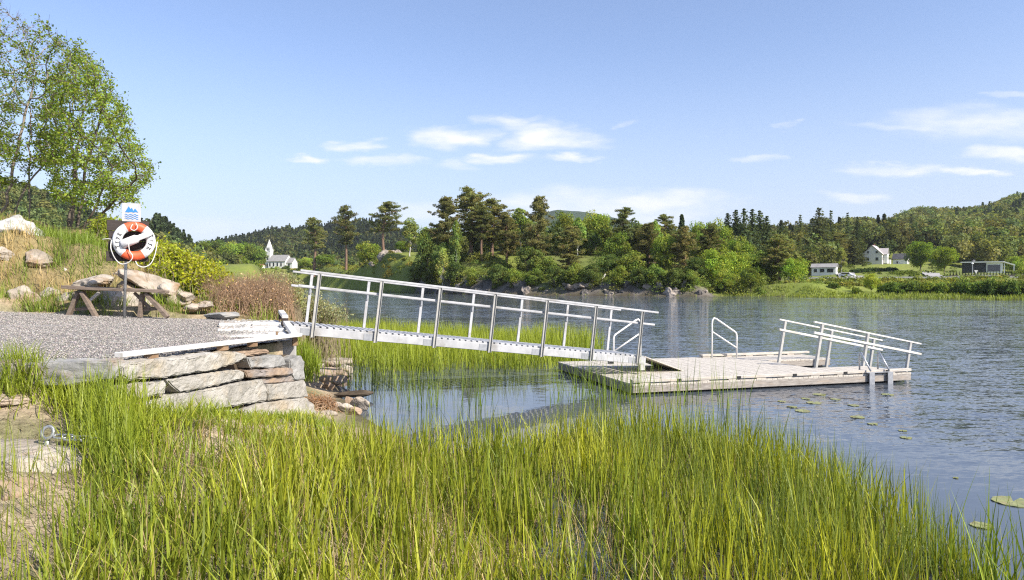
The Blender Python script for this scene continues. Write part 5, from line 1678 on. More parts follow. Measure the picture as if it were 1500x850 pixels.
X, Y = scatter(BACK, 5000, 711)
ok = Y < 18.5; X, Y = X[ok], Y[ok]
blades('dead_reeds', X, Y, bed(X, Y), R.uniform(.12, .4, len(X)), R.uniform(.008, .016, len(X)), R.uniform(.05, .3, len(X)), patch_cols(X, Y, (.24, .14, .06), (.13, .085, .04), .8, 97), 3, seed=98, mat='litter')
q = [(820, 520), (845, 515), (865, 505), (835, 500), (560, 560), (600, 555), (640, 548), (510, 560), (540, 562), (700, 545), (760, 545), (860, 530), (905, 560), (960, 540)]
X, Y = [], []
for px, py in q[:12]:
    p_ = PZ(px, max(py, 530), 0); k = 30
    X += list(p_[0] + R.normal(0, .25, k)); Y += list(p_[1] + R.normal(0, .4, k))
X, Y = np.array(X), np.array(Y)
ok = lake_dist(X, Y) < .3; X, Y = X[ok], Y[ok]
blades('pond_reeds', X, Y, np.full(len(X), -.1), R.uniform(.5, 1.1, len(X)), R.uniform(.010, .020, len(X)), np.abs(R.normal(0, .18, len(X))) + .04, patch_cols(X, Y, (.19, .24, .03), DG, .5, 99), 5, seed=100, droop=.15)
# left bank: low bright grass between the landing and the pool
LB = np.array([(-4.9, 13.5), (-4.2, 13.2), (-3.9, 12.4), (-3.75, 13.2), (-4.0, 14.4), (-4.35, 15.6), (-4.7, 17.2), (-5.6, 17.2), (-5.3, 14.6)], float)
X, Y = scatter(LB, 6500, 712)
ok = vnoise(X, Y, .5, 101) > R.uniform(.1, .7, len(X)); X, Y = X[ok], Y[ok]
blades('bank_grass', X, Y, ground_z(X, Y), R.uniform(.2, .6, len(X)) * sstep(10.4, 13, Y).clip(.3, 1), R.uniform(.007, .014, len(X)), np.abs(R.normal(0, .12, len(X))) + .03, patch_cols(X, Y, (.20, .26, .025), (.12, .185, .018), .7, 102), 4, seed=103)
# tufts in front of the wall and over the gravel edge
TUF = [(178, 640, 6.1, .42, 160), (230, 640, 6.4, .22, 120), (130, 560, 6.4, .40, 170), (158, 590, 6.3, .5, 260), (70, 560, 6.55, .36, 180), (20, 560, 6.5, .40, 240), (100, 560, 6.5, .3, 120), (-10, 600, 6.4, .36, 160), (45, 560, 6.5, .34, 120),
       (285, 615, 7.2, .26, 150), (262, 625, 7.0, .24, 110), (312, 620, 7.4, .22, 110), (350, 640, 7.6, .14, 80), (158, 640, 5.9, .5, 240), (180, 660, 5.7, .5, 220), (165, 690, 5.4, .5, 160), (400, 640, 8.0, .14, 80), (440, 630, 8.6, .14, 80)]
X, Y, Hh = [], [], []
for px, py, Yc, h, k in TUF:
    X += list((px - 750) / F * Yc + R.normal(0, .14, k)); Y += list(Yc + R.normal(0, .12, k)); Hh += list(h * R.uniform(.5, 1.2, k))
X, Y, Hh = map(np.array, (X, Y, Hh))
inside = (X < -3.74 + .206 * (Y - 6.7) - .02) & (Y > 6.72)
X, Y, Hh = X[~inside], Y[~inside], Hh[~inside]
blades('tufts', X, Y, ground_z(X, Y) - .02, Hh, R.uniform(.006, .013, len(X)), np.abs(R.normal(0, .14, len(X))) + .04, patch_cols(X, Y, (.25, .265, .022), (.12, .16, .018), .4, 104), 5, seed=105, droop=.2)
# slope: dry grass with green tufts
SL = np.array([(-14, 13.5), (-9, 13.5), (-6.2, 13.8), (-5.2, 15.0), (-6, 16.6), (-9, 17.5), (-15, 19)], float)
X, Y = scatter(SL, 22000, 713)
n_ = vnoise(X, Y, .55, 106) * .6 + vnoise(X, Y, .2, 107) * .4
ok = n_ + .25 * sstep(14.2, 15.4, Y) > R.uniform(.3, .75, len(X)); X, Y = X[ok], Y[ok]
gr = (vnoise(X, Y, .9, 108) > .33)[:, None]
cs = np.where(gr, patch_cols(X, Y, (.175, .215, .025), (.11, .15, .02), .4, 109), patch_cols(X, Y, (.38, .30, .15), (.27, .17, .08), .4, 110))
blades('slope_grass', X, Y, ground_z(X, Y) - .02, R.uniform(.12, .42, len(X)), R.uniform(.008, .016, len(X)), np.abs(R.normal(0, .12, len(X))) + .03, cs, 3, seed=111)
X, Y = [], []
for px, Yc, k in [(75, 13.45, 90), (60, 13.6, 60), (240, 13.5, 30), (130, 13.6, 60), (160, 13.4, 40), (120, 13.35, 50), (255, 13.7, 60), (170, 13.5, 40), (25, 14.6, 80), (45, 13.4, 40)]:
    X += list((px - 750) / F * Yc + R.normal(0, .16, k)); Y += list(Yc + R.normal(0, .1, k))
X, Y = np.array(X), np.array(Y)
blades('gravel_edge_grass', X, Y, np.maximum(ground_z(X, Y), plat_z(X, Y) * (Y < 13.6)), R.uniform(.12, .38, len(X)), R.uniform(.008, .014, len(X)), np.abs(R.normal(0, .1, len(X))) + .03, patch_cols(X, Y, (.17, .22, .03), DG, .4, 112), 4, seed=113)
# far reed fringes, along the waterline itself
def fringe(i0, i1, n, off, seed):
    rg = np.random.default_rng(seed)
    pts = LAKE[i0:i1]; L = np.hypot(*(pts[1:] - pts[:-1]).T)
    k = rg.choice(len(L), n, p=L / L.sum()); t = rg.random((n, 1))
    p = pts[k] + (pts[k + 1] - pts[k]) * t + rg.normal(0, .3, (n, 2))
    e = unit(pts[k + 1] - pts[k]); nrm = np.stack([-e[:, 1], e[:, 0]], 1)
    o = rg.uniform(*off, (n, 1))
    a = p + nrm * o
    if lake_dist(a[:, 0], a[:, 1]).mean() * np.mean(off) < 0: a = p - nrm * o
    return a[:, 0], a[:, 1]


def lake_i(x, y): return int(np.argmin(np.hypot(LAKE[:, 0] - x, LAKE[:, 1] - y)))


XY = [fringe(lake_i(39, 130), lake_i(96, 68) + 1, 6000, (-.5, 3.6), 714), fringe(lake_i(-92, 306), lake_i(-26.2, 180) + 1, 5000, (-1, 9), 715), fringe(lake_i(-26.2, 180), lake_i(34, 126) + 1, 350, (-.2, .4), 716)]
X = np.concatenate([a[0] for a in XY]); Y = np.concatenate([a[1] for a in XY])
blades('far_reeds', X, Y, np.maximum(ground_z(X, Y), -.1), R.uniform(.25, .5, len(X)), R.uniform(.08, .16, len(X)), R.uniform(.0, .2, len(X)), patch_cols(X, Y, (.17, .215, .028), (.115, .155, .025), 8, 115), 2, seed=116)

# ------------------------------------------------------------------ the big alders on the left, grown towards points inside their crowns
def grow(stems, attr, step=.22, di=2.2, dk=.42, iters=70, wander=.14, seed=0):
    rg = np.random.default_rng(seed)
    nodes, par = [], []
    for st_ in stems:
        prev = -1
        for i, p in enumerate(st_):
            nodes.append(np.array(p, float)); par.append(prev); prev = len(nodes) - 1
    A = attr.copy()
    for it in range(iters):
        if len(A) == 0: break
        Nn = np.array(nodes)
        d2 = ((A[:, None] - Nn[None]) ** 2).sum(-1)
        j = d2.argmin(1); dm = d2[np.arange(len(A)), j]
        act = dm < di * di
        if not act.any(): break
        grew = {}
        for a_, n_ in zip(np.nonzero(act)[0], j[act]):
            grew.setdefault(n_, []).append(A[a_] - nodes[n_])
        new = []
        for n_, vs in grew.items():
            v = unit(np.array(vs)).sum(0)
            v = unit(unit(v) + rg.normal(size=3) * wander + np.array([0, 0, .05]))
            q = nodes[n_] + v * step
            nodes.append(q); par.append(n_); new.append(q)
        nn = np.array(new)
        dmin = ((A[:, None] - nn[None]) ** 2).sum(-1).min(1)
        A = A[dmin > dk * dk]
    return np.array(nodes), np.array(par)


def crown_points(poly_px, n, Yc, Ys, seed):
    poly = np.array(poly_px, float); rg = np.random.default_rng(seed)
    pts = []
    lo, hi = poly.min(0), poly.max(0)
    while len(pts) < n:
        p = rg.uniform(lo, hi)
        if poly_in(poly, np.array([p[0]]), np.array([p[1]]))[0] > 0:
            pts.append(P(p[0], p[1], Yc + rg.normal() * Ys))
    return np.array(pts)


M['purple_twig'] = mat_mottled('purple_twig', (.10, .065, .06), (.19, .13, .12), 5, .9, .2, 20)


def alder(label, stems_px, crown_px, n_attr, Yc, Ys, bark, seed, leafy, per=6, base_r=.02, colr=(.125, .165, .019), leaf=.033):
    rg = np.random.default_rng(seed)
    stems = []
    for s in stems_px:
        pts = [P(px, py, Yc + dy) for px, py, dy in s]
        fine = []
        for a, b in zip(pts[:-1], pts[1:]):
            k = max(2, int(np.linalg.norm(b - a) / .25))
            fine += [a + (b - a) * t + rg.normal(size=3) * .02 for t in np.linspace(0, 1, k, endpoint=False)]
        fine.append(pts[-1]); stems.append(fine)
    A = crown_points(crown_px, n_attr, Yc, Ys, seed)
    nd, pa = grow(stems, A, seed=seed)
    n = len(nd)
    w = np.zeros(n); kids = np.zeros(n, int)
    for i in range(n - 1, -1, -1):
        if kids[i] == 0: w[i] = 1
        if pa[i] >= 0: w[pa[i]] += w[i]; kids[pa[i]] += 1
    r = (.0062 if bark == 'pale_bark' else .0078) * w ** .45
    sel = pa >= 0
    ra = np.minimum(r[pa[sel]], r[sel] * 1.5)
    V, Q = seg_tubes(nd[pa[sel]], nd[sel], ra, r[sel], 6)
    # fine twigs at the ends
    ends = np.nonzero(w <= 6)[0]
    tw = np.repeat(ends, 4)
    d = nd[tw] - nd[np.maximum(pa[tw], 0)]
    tip = nd[tw] + unit(unit(d) + rg.normal(size=d.shape) * .75) * rg.uniform(.12, .34, (len(tw), 1))
    V2, Q2 = seg_tubes(nd[tw], tip, np.full(len(tw), .0045), np.full(len(tw), .0022), 3)
    base = stems[0][0]
    root = thing('alder_tree', label, 'tree', (base[0], base[1], base[2] - .1))
    part('trunk', V, Q, None, M[bark], root)
    part('twigs', V2, Q2, None, M['purple_twig'], root)
    # leaves on twigs
    k = rg.integers(0, len(tw), int(len(tw) * per))
    t = rg.uniform(.1, 1.1, (len(k), 1))
    C = nd[tw[k]] + (tip[k] - nd[tw[k]]) * t + rg.normal(size=(len(k), 3)) * .05
    pxy = 750 + F * C[:, 0] / C[:, 1]; pyy = HZ - F * (C[:, 2] - CAM) / C[:, 1]
    keep = rg.random(len(C)) < leafy(C, base)
    C = C[keep]
    lv = leaf_soup(C, leaf, col_var(len(C), colr, .35, rg, .2), np.tile(np.array([[.2, -.2, 1.]]), (len(C), 1)), .6, .72, rg)
    part('leaves', lv[0], lv[1], None, M['leaf'], root, lv[2])
    print('alder', n, len(C))
    return root


ht = lambda C: C[:, 2]
alder('tall alder with bare purple twigs in its top at the left border',
      [[(-12, 335, 0), (10, 300, 0), (20, 240, .1), (36, 170, 0), (48, 130, 0)], [(8, 333, .2), (40, 270, .2), (70, 235, .3), (100, 210, .4)], [(42, 336, .3), (44, 240, .3), (45, 160, .2)], [(-30, 335, .3), (-30, 200, 0), (-20, 120, 0)]],
      [(-90, 300), (-90, 30), (-30, -15), (5, 0), (60, 30), (112, 62), (118, 110), (95, 170), (85, 240), (40, 262), (-20, 280)], 1300, 20.5, 1.5, 'pale_bark', 21,
      lambda C, b: np.clip(1.0 - .85 * sstep(7.9, 9.2, C[:, 2]), .06, 1))
alder('wide many-stemmed alder with green spring leaves above the white boulder',
      [[(104, 338, 0), (108, 280, 0), (114, 220, .2), (120, 170, .3)], [(112, 340, .1), (122, 270, .2), (140, 200, -.2), (150, 150, -.2)], [(120, 340, -.1), (140, 300, -.3), (165, 245, -.5)], [(108, 340, .2), (150, 312, .5), (185, 290, .8)],
       [(100, 340, .3), (112, 262, .6), (100, 180, .9)], [(126, 338, 0), (160, 300, -.5), (200, 262, -.6)]],
      [(70, 290), (62, 200), (68, 120), (98, 70), (125, 66), (152, 92), (168, 130), (192, 165), (203, 205), (216, 232), (236, 252), (228, 268), (212, 280), (205, 300), (178, 298), (150, 305), (118, 300)], 1500, 20.0, 1.35, 'bark', 22,
      lambda C, b: np.clip(1 - .6 * sstep(7.6, 8.6, C[:, 2]), .1, 1), per=8.5)


# ------------------------------------------------------------------ near shrubs
def shrub(name, label, pts_px, n_tw, Yc, Ys, leaf, per, colr, twig_col_mat, seed, lmat='leaf', base=None, tl=(.12, .3), keep=1.0, up=.8):
    """twigs standing in the ground under an outline, leaves along them"""
    rg = np.random.default_rng(seed)
    A = crown_points(pts_px, n_tw, Yc, Ys, seed)
    gx_, gy_ = A[:, 0] + rg.normal(0, .12, n_tw), A[:, 1] + rg.normal(0, .12, n_tw)
    g = np.stack([gx_, gy_, ground_z(gx_, gy_) - .03], 1)
    A[:, 2] = np.maximum(A[:, 2], g[:, 2] + .12)
    so = Soup()
    mid = (A + g) / 2 + rg.normal(size=A.shape) * .05
    so.add(*seg_tubes(g, mid, np.full(n_tw, .007), np.full(n_tw, .005), 4)); so.add(*seg_tubes(mid, A, np.full(n_tw, .005), np.full(n_tw, .002), 4))
    tips = np.repeat(A, 3, 0); ends = tips + unit(rg.normal(size=tips.shape) + np.array([0, 0, up])) * rg.uniform(*tl, (len(tips), 1))
    so.add(*seg_tubes(tips, ends, np.full(len(tips), .003), np.full(len(tips), .0015), 3))
    V, Q, _ = so.get()
    root = thing(name, label, 'shrub', (float(A[:, 0].mean()), Yc, float(g[:, 2].mean())))
    part('twigs', V, Q, None, M[twig_col_mat], root)
    if per:
        k = rg.integers(0, len(tips), n_tw * per); t = rg.uniform(-.6, 1.05, (len(k), 1))
        C = tips[k] + (ends[k] - tips[k]) * t + rg.normal(size=(len(k), 3)) * .035
        lv = leaf_soup(C, leaf, col_var(len(C), colr, .35, rg, .15), np.tile(np.array([[.3, -.3, 1.]]), (len(C), 1)), .6, .6, rg)
        part('leaves', lv[0], lv[1], None, M[lmat], root, lv[2])
    return root


M['red_twig'] = mat_mottled('russet_twig', (.24, .145, .09), (.46, .32, .20), 5, .9, .2, 20)
M['willow_twig'] = mat_mottled('willow_twig', (.2, .16, .10), (.34, .28, .18), 5, .9, .2, 20)
YL = (.22, .24, .014)
shrub('leafy_shrub', 'tall bright yellow-green shrub right behind the lifebuoy', [(216, 400), (214, 365), (226, 357), (246, 360), (262, 372), (272, 395), (268, 420), (240, 412)], 420, 16.0, .45, .034, 22, YL, 'willow_twig', 31)
shrub('leafy_shrub', 'low bright yellow-green shrub spreading down towards the russet bush', [(262, 425), (262, 378), (285, 378), (310, 388), (332, 408), (336, 424), (300, 436), (275, 440)], 420, 15.9, .45, .034, 22, YL, 'willow_twig', 32)
shrub('russet_bush', 'russet brown twiggy bush beyond the flat slab and landing', [(296, 454), (304, 432), (330, 424), (365, 419), (400, 420), (424, 428), (432, 440), (415, 458), (340, 464)], 1500, 15.2, .5, .018, 3, (.30, .21, .115), 'red_twig', 33, tl=(.16, .42), up=2.6)
shrub('willow_shrub', 'pale grey-green willow shrub behind the upper end of the gangway', [(372, 418), (388, 410), (410, 407), (432, 410), (442, 428), (440, 450), (420, 440), (390, 412)], 420, 16.2, .5, .026, 16, (.21, .215, .09), 'willow_twig', 34)
shrub('willow_shrub', 'low silvery willow shrub seen through the gangway rails', [(440, 460), (446, 436), (470, 442), (492, 450), (512, 462), (490, 470), (460, 474)], 200, 17.2, .4, .026, 16, (.25, .26, .13), 'willow_twig', 35)
shrub('weed_shrub', 'green leafy weed growing at the roots of the alders', [(130, 345), (136, 325), (160, 322), (190, 335), (188, 352), (150, 356)], 160, 17.5, .4, .04, 18, (.15, .19, .02), 'willow_twig', 36)
h = shrub('heather_tuft', 'small brown heather tuft on the stones by the wall corner', [(452, 602), (455, 588), (470, 583), (488, 588), (492, 600), (475, 606)], 260, 11.0, .12, .012, 5, (.20, .10, .05), 'red_twig', 37, tl=(.03, .08))

# broad-leaved weeds among the reeds
for i, (px, py, Yc, lb) in enumerate([(180, 760, 4.7, 'round-leaved green weed among the near reeds by the dry litter'), (345, 770, 4.8, 'dark round-leaved weed half hidden among the near reeds')]):
    rg = np.random.default_rng(900 + i)
    c = P(px, py, Yc); k = 16
    C = c + rg.normal(size=(k, 3)) * np.array([.06, .06, .07])
    root = thing('weed', lb, 'weed', (c[0], c[1], gz1(c[0], c[1])))
    lv = leaf_soup(C, .035, col_var(k, (.13, .19, .03), .25, rg), np.tile(np.array([[0, -.8, .6]]), (k, 1)), 1.0, .85, rg)
    part('leaves', lv[0], lv[1], None, M['leaf'], root, lv[2])
    g = np.tile(np.array([c[0], c[1], gz1(c[0], c[1])]), (k, 1))
    V, Q = seg_tubes(g, C, np.full(k, .004), np.full(k, .002), 4); part('stem', V, Q, None, M['willow_twig'], root)

# ------------------------------------------------------------------ lily pads
def lily(px, py, wpx, label, seed, group=None):
    q = PZ(px, py, 0.006); r = wpx / 2 * q[1] / F
    rg = random.Random(seed)
    n = 26; a0 = rg.uniform(0, 6.28)
    vs = [q + np.array([0, 0, .003])]
    for i in range(n):
        a = a0 + .22 + (2 * math.pi - .44) * i / (n - 1)
        rr = r * rg.uniform(.94, 1.04)
        vs.append(q + np.array([math.cos(a) * rr, math.sin(a) * rr, rg.uniform(0, .008)]))
    low = [v - np.array([0, 0, .006]) for v in vs]
    fs = [(0, i, i + 1) for i in range(1, n)] + [(n + 1, n + 2 + i, n + 1 + i) for i in range(1, n)]
    fs += [(i, n + 1 + i, n + 2 + i, i + 1) for i in range(1, n)]
    mb = MB(); mb.add(vs + low, fs)
    o = mb.build('lily_pad', M['lily'], None)
    me = o.data
    for v in me.vertices: v.co -= Vector(q)
    o.location = q
    tag(o, label, 'lily pad', group)


M['lily'] = mat_mottled('lily_leaf', (.17, .19, .06), (.30, .30, .11), 14, .4, .15, 60, c3=(.26, .20, .09))
lily(1484, 735, 54, 'biggest lily pad, at the right border behind the corner reeds', 1)
lily(1438, 770, 30, 'medium lily pad just below the biggest one', 2)
for i, (px, py, w) in enumerate([(1200, 578, 26), (1192, 590, 30), (1176, 602, 30), (1224, 585, 20), (1300, 578, 24), (1256, 611, 28), (1278, 621, 20), (1322, 631, 16), (1327, 641, 22), (1250, 594, 22), (1160, 596, 20), (1145, 588, 16), (1180, 584, 18), (1400, 700, 10)]):
    lily(px, py, w * .72, 'small yellow-green lily pad floating before the dock', 20 + i, 'small lily pads before the dock')


# ------------------------------------------------------------------ houses
def house(name, label, px, base_py, Y, L, Dp, wh, rh, yaw, wall, roof, wins, over=.35, chim=None, cat='house', z_off=0):
    c = P(px, base_py, Y)
    root = thing(name, label, cat, c)
    ex = np.array([math.cos(yaw), math.sin(yaw), 0]); ey = np.array([-math.sin(yaw), math.cos(yaw), 0])

    def q(x, y, z): return c + x * ex + y * ey + UP * z
    mb = MB()
    prof = [(-Dp / 2, -1.5), (Dp / 2, -1.5), (Dp / 2, wh), (0, wh + rh), (-Dp / 2, wh)]
    mb.prism([q(-L / 2, y, z) for y, z in prof], ex * L)
    mb.build('wall', M[wall], root)
    mb = MB()
    sl = rh / (Dp / 2)
    for s in (-1, 1):
        e = [q(-L / 2 - over, 0, wh + rh + .06), q(-L / 2 - over, s * (Dp / 2 + over), wh - over * sl + .06)]
        mb.prism([e[0], e[1], e[1] + UP * .16, e[0] + UP * .16], ex * (L + 2 * over))
    rf = mb.build('roof', M[roof], root)
    if chim is not None:
        MB().frame_box(q(chim, .3, wh + rh + .35), ex * .6, ey * .6, UP * 1.1).build('chimney', M['brick'], rf)
    for (side, x, z, w, h) in wins:
        if side == 'f': o, u_ = q(x, -Dp / 2 - .03, z), ex
        elif side == 'l': o, u_ = q(-L / 2 - .03, x, z), ey
        else: o, u_ = q(L / 2 + .03, x, z), ey
        nn = np.cross(u_, UP)
        fr = MB().frame_box(o, u_ * (w + .22), nn * .06, UP * (h + .22)).build('window', M['white_wall'], root)
        MB().frame_box(o + (nn if side in 'fr' else -nn) * .035, u_ * w, nn * .05, UP * h).build('pane', M['glass'], fr)
    return root, q, ex, ey


YW = math.radians(-38)
house('cottage', 'low white cottage with a grey roof above the road', 1208, 403, 228, 7.2, 4.6, 2.4, 1.1, YW + .1, 'white_wall', 'grey_roof',
      [('f', -2.4, 1.4, .9, 1.0), ('f', -.4, 1.4, 1.3, 1.1), ('f', 2.0, 1.4, 1.9, 1.2), ('r', .2, 1.4, 1.1, 1.1)])
rt_, q, ex, ey = house('gabled_house', 'two-storey cream house with a steep pale roof and a front gable', 1281, 386.5, 272, 7.6, 6.6, 3.6, 3.2, YW + math.radians(90), 'cream_wall', 'pale_roof',
                       [('l', -1.5, 4.3, .8, .9), ('l', 1.5, 4.3, .8, .9), ('l', -1.6, 1.7, 1.0, 1.2), ('l', 1.6, 1.7, 1.0, 1.2), ('f', -2.6, 1.9, .9, 1.2), ('f', 2.6, 1.9, .9, 1.2)], chim=.6)
bpy.data.objects.remove(rt_.children[0]) if False else None
gb = MB(); gb.prism([q(x, -3.4 - .0, z) for x, z in ((-1.6, 0), (1.6, 0), (1.6, 3.7), (0, 5.6), (-1.6, 3.7))], -ey * 1.2)
gbo = gb.build('front_gable', M['white_wall'], rt_)
mb = MB()
for s in (-1, 1):
    e = [q(0, -1.4, 5.75), q(s * 1.95, -1.4, 3.35)]
    mb.prism([e[0], e[1], e[1] + UP * .15, e[0] + UP * .15], -ey * 3.5)
mb.build('gable_roof', M['pale_roof'], gbo)
MB().frame_box(q(0, -4.65, 2.0), ex * 1.0, ey * .08, UP * 1.4).build('window', M['glass'], gbo)
MB().frame_box(q(0, -4.65, 4.1), ex * .7, ey * .08, UP * .9).build('window', M['glass'], gbo)
vb = MB(); vb.frame_box(q(2.6, -4.2, .7), ex * 2.2, ey * 1.8, UP * 1.6)
vb.build('veranda', M['white_wall'], rt_)
house('shed', 'small shed with dark roof and white gable right of the cream house', 1320, 389, 276, 5.0, 4.2, 2.6, 1.9, YW, 'white_wall', 'dark_roof', [('r', .2, 1.2, .8, .9), ('f', -1, 1.2, .7, .8)])
# modern house
c = P(1441, 401, 228); mh = thing('modern_house', 'modern dark flat-roofed house with a white frame and carport', 'house', c)
yw = math.radians(-32); ex = np.array([math.cos(yw), math.sin(yw), 0]); ey = np.array([-math.sin(yw), math.cos(yw), 0])
q = lambda x, y, z: c + x * ex + y * ey + UP * z
MB().frame_box(q(-2.6, 2.5, 1.3), ex * 6.6, ey * 5, UP * 4.6).build('dark_wall', M['dark_wall'], mh)
w = MB().frame_box(q(2.9, 2.5, 1.3), ex * 4.4, ey * 5.3, UP * 4.6).build('white_wall', M['white_wall'], mh)
MB().frame_box(q(2.7, -.17, 1.75), ex * 3.4, ey * .06, UP * 2.2).build('window', M['glass'], w)
MB().frame_box(q(-.5, 2.3, 3.75), ex * 11.6, ey * 6.2, UP * .35).build('roof', M['white_wall'], mh)
MB().frame_box(q(-2.6, 2.0, 4.2), ex * .7, ey * .7, UP * .8).build('chimney', M['grey_roof'], mh)
cp = MB().prism([q(5.1, -.4, 3.7), q(8.3, -.2, 2.5), q(8.3, 4.6, 2.5), q(5.1, 4.6, 3.7)], UP * .3).build('carport_roof', M['white_wall'], mh)
for x, z in ((5.5, 1.2), (8.0, .8)):
    MB().frame_box(q(x, -.1, z), ex * .25, ey * .25, UP * 4).build('carport_post', M['white_wall'], cp)
# church
Yc = 465.
c = P(410.5, 392.5, Yc); ch = thing('church', 'white wooden church with a pointed steeple far across the valley', 'church', c)
yw = math.radians(-16); ex = np.array([math.cos(yw), math.sin(yw), 0]); ey = np.array([-math.sin(yw), math.cos(yw), 0])
q = lambda x, y, z: c + x * ex + y * ey + UP * z
mb = MB(); mb.prism([q(-6.5, y, z) for y, z in ((-4, -2), (4, -2), (4, 4.3), (0, 8.2), (-4, 4.3))], ex * 13); nave = mb.build('nave', M['white_wall'], ch)
mb = MB()
for s in (-1, 1):
    e = [q(-6.6, 0, 8.3), q(-6.6, s * 4.4, 4.0)]
    mb.prism([e[0], e[1], e[1] + UP * .25, e[0] + UP * .25], ex * 13.4)
mb.build('roof', M['grey_roof'], nave)
for x in (-5, -2.2, .6, 3.4):
    fr = MB().frame_box(q(x, -4.03, 2.2), ex * 1.35, ey * .06, UP * 2.9).build('window', M['white_wall'], nave)
    MB().frame_box(q(x, -4.06, 2.2), ex * 1.0, ey * .06, UP * 2.5).build('pane', M['glass'], fr)
mb = MB(); mb.prism([q(6.5, y, z) for y, z in ((-3, -2), (3, -2), (3, 3.2), (0, 6.2), (-3, 3.2))], ex * 4.5); chn = mb.build('chancel', M['white_wall'], ch)
mb = MB()
for s in (-1, 1):
    e = [q(6.5, 0, 6.3), q(6.5, s * 3.4, 2.9)]
    mb.prism([e[0], e[1], e[1] + UP * .25, e[0] + UP * .25], ex * 4.8)
mb.build('roof', M['grey_roof'], chn)
MB().frame_box(q(8.6, -3.03, 1.6), ex * 1.2, ey * .08, UP * 1.8).build('window', M['glass'], chn)
tw_ = MB().frame_box(q(-8.2, -.2, 4.5), ex * 3.4, ey * 3.4, UP * 13).build('tower', M['white_wall'], ch)
MB().frame_box(q(-8.2, -1.95, 6.5), ex * .9, ey * .08, UP * 2.4).build('tower_window', M['glass'], tw_)
MB().frame_box(q(-8.2, -1.95, 1.5), ex * 1.2, ey * .08, UP * 2.2).build('door', M['brown_block'], tw_)
bf = MB().frame_box(q(-8.2, -.2, 12.2), ex * 2.6, ey * 2.6, UP * 2.6).build('belfry', M['white_wall'], ch)
for s in (-1, 1):
    MB().frame_box(q(-8.2 + s * .6, -1.53, 12.2), ex * .6, ey * .06, UP * 1.6).build('louvre', M['glass'], bf)
b4 = [q(-8.2 + a * 1.35, -.2 + b * 1.35, 13.5) for a, b in ((-1, -1), (1, -1), (1, 1), (-1, 1))]
MB().add(b4 + [q(-8.2, -.2, 19)], [(0, 1, 4), (1, 2, 4), (2, 3, 4), (3, 0, 4), (3, 2, 1, 0)]).build('spire', M['white_wall'], ch)
for a, b in ((-1, -1), (1, -1), (1, 1), (-1, 1)):
    cc_ = q(-8.2 + a * 1.6, -.2 + b * 1.6, 11)
    MB().add([cc_ + ex * .3 + ey * .3, cc_ - ex * .3 + ey * .3, cc_ - ex * .3 - ey * .3, cc_ + ex * .3 - ey * .3, cc_ + UP * 2.6], [(0, 1, 4), (1, 2, 4), (2, 3, 4), (3, 0, 4), (3, 2, 1, 0)]).build('pinnacle', M['white_wall'], tw_)
house('churchyard_shed', 'small brown-roofed shed at the left foot of the church', 383, 393.5, 440, 3.2, 3, 1.6, 1.0, -.3, 'cream_wall', 'red_roof', [('f', 0, .9, .7, .7)], cat='shed')
house('valley_house', 'grey-roofed white house half hidden behind the yellow-green shrub', 293, 384, 330, 6.5, 5, 2.4, 1.8, YW + .2, 'white_wall', 'grey_roof', [('f', -1.5, 1.3, .9, 1), ('f', 1.5, 1.3, .9, 1), ('r', 0, 1.4, .9, 1)])

# ------------------------------------------------------------------ roads and roadside
def strip(name, pts, w, mat, lift=.06, kind='structure'):
    pts = np.array(pts, float); V = []
    fine = []
    for a, b in zip(pts[:-1], pts[1:]):
        for t in np.linspace(0, 1, 14, endpoint=False): fine.append(a + (b - a) * t)
    fine.append(pts[-1]); fine = np.array(fine)
    tn = np.gradient(fine, axis=0); tn /= np.linalg.norm(tn, axis=1)[:, None]
    nn = np.stack([-tn[:, 1], tn[:, 0]], 1)
    cols_ = []
    for s in (-.5, 0, .5):
        p = fine + nn * w * s
        cols_.append(np.c_[p, ground_z(p[:, 0], p[:, 1]) + lift])
    V = np.stack(cols_, 1)
    me = np_mesh(name, V.reshape(-1, 3), grid_q(len(fine), 3), None, M[mat])
    return tag(link(name, me), kind=kind)


X0, X1 = 58, 135
strip('lakeside_road', [(X0, 151), (80, 151), (110, 151), (X1, 151)], 5.5, 'asphalt', .25)
strip('driveway', [((1262 - 750) / F * 158, 158), ((1246 - 750) / F * 190, 190), ((1236 - 750) / F * 214, 214)], 4.5, 'yard', .35)
strip('driveway', [((1378 - 750) / F * 158, 158), ((1365 - 750) / F * 190, 190), ((1362 - 750) / F * 215, 215)], 4, 'yard', .35)
strip('church_road', [((360 - 750) / F * 330, 330), ((345 - 750) / F * 380, 380), ((330 - 750) / F * 430, 430)], 6, 'yard', .8)
gr = thing('guard_rail', 'grey steel guard rail running along the lakeside road', 'guard rail', (95, 147.6, 3))
xs = np.arange(X0, X1 + 1, 4.0); zs = ground_z(xs, np.full(len(xs), 147.8))
mb = MB()
for i in range(len(xs) - 1):
    mb.beam((xs[i], 147.6, zs[i] + .55), (xs[i + 1], 147.6, zs[i + 1] + .55), .06, .3)
mb.build('rail', M['rail_metal'], gr)
mb = MB()
for x, z in zip(xs, zs):
    MB().frame_box((x, 147.75, z + .3), (.12, 0, 0), (0, .12, 0), (0, 0, .8)).build('post', M['rail_metal'], gr)
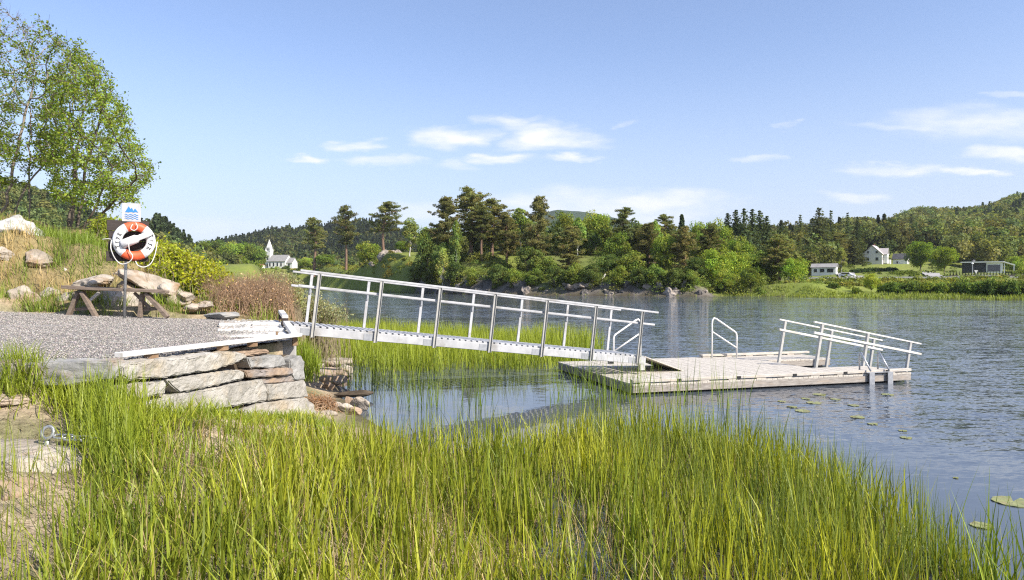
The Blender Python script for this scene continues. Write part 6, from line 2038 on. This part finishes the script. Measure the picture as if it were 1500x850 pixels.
# street lamp and triangular sign in front of the modern house
sl_ = thing('street_lamp', 'slim grey street lamp standing by the road before the modern house', 'street lamp', P(1424.5, 411, 157))
b_ = P(1424.5, 411, 157)
MB().tube([b_, b_ + UP * 3.6], .09, 8).build('pole', M['galv'], sl_)
MB().tube([b_ + UP * 3.6, b_ + UP * 3.75, b_ + UP * 4.0], [.1, .3, .1], 10).build('lamp_head', M['white_tube'], sl_)
sg = thing('road_sign', 'pale triangular road sign on a post right of the street lamp', 'road sign', P(1429.5, 411, 157))
b_ = P(1429.5, 411, 157)
MB().tube([b_, b_ + UP * 1.7], .05, 6).build('pole', M['galv'], sg)
MB().prism([b_ + np.array([-.45, -.06, 2.3]), b_ + np.array([.45, -.06, 2.3]), b_ + np.array([0, -.06, 1.5])], (0, -.03, 0)).build('plate', M['white_paint'], sg)
# dark board fence and clipped conifers before the modern house
fn_ = thing('board_fence', 'long dark board fence above the road below the modern house', 'fence', P(1440, 407, 175))
fx0, fx1 = P(1388, 408, 176), P(1560, 406, 176)
mb = MB()
for i in range(12):
    a = fx0 + (fx1 - fx0) * i / 12; b = fx0 + (fx1 - fx0) * (i + 1) / 12
    mb.frame_box((a + b) / 2 + UP * .0, (b - a) * .98, (0, .06, 0), (0, 0, 1.5))
    MB().frame_box(a + UP * .1, (.12, 0, 0), (0, .12, 0), (0, 0, 1.8)).build('post', M['fence_wood'], fn_)
mb.build('boards', M['fence_wood'], fn_)
cone = PROTO['spruce_c']
for i in range(27):
    px = 1392 + i * 4.5
    plant('spruce_a', px, 396.5 + random.uniform(-1, 1), 184, 5.0, 'small clipped conifer in the hedge row before the modern house', 'hedge conifers before the modern house', base_py=407)
# parked car on the first driveway
c = P(1241.5, 407.5, 196) + UP * .1
car = thing('parked_car', 'small white car parked at the top of the driveway by the cottage', 'car', c)
cx = np.array([.75, -.66, 0]); cy = np.array([.66, .75, 0])
q = lambda x, y, z: c + cx * x + cy * y + UP * z
mb = MB(); mb.prism([q(x, -.82, z) for x, z in ((-2, .35), (2, .35), (2.05, .75), (1.2, .95), (.6, 1.42), (-1.2, 1.45), (-1.95, 1.0), (-2.05, .7))], cy * 1.64)
body = mb.build('body', M['car_paint'], car, .05)
MB().prism([q(x, -.84, z) for x, z in ((1.0, .98), (.52, 1.36), (-1.15, 1.38), (-1.7, 1.0))], cy * 1.68).build('window', M['glass'], car)
for x in (-1.25, 1.3):
    for y in (-.78, .78):
        MB().tube([q(x, y - .1, .33), q(x, y + .1, .33)], .33, 14).build('wheel', M['rubber_and_gap_shade'], car)
for y in (-.55, .55):
    MB().frame_box(q(2.05, y, .68), cx * .05, cy * .3, UP * .16).build('headlight', M['glass'], car)
# utility pole left of the church road
up = thing('utility_pole', 'thin wooden utility pole by the road left of the church', 'pole', P(312, 400, 300))
MB().tube([P(354, 402, 300), P(354, 384, 300)], .14, 6).build('shaft', M['bark'], up)
MB().frame_box(P(354, 385.5, 300), (1.6, 0, 0), (0, .12, 0), (0, 0, .12)).build('cross_arm', M['bark'], up)
up.location = P(354, 402, 300)
for ch_ in up.children: ch_.data.transform(Matrix.Translation(Vector(P(312, 400, 300)) - Vector(P(354, 402, 300))))
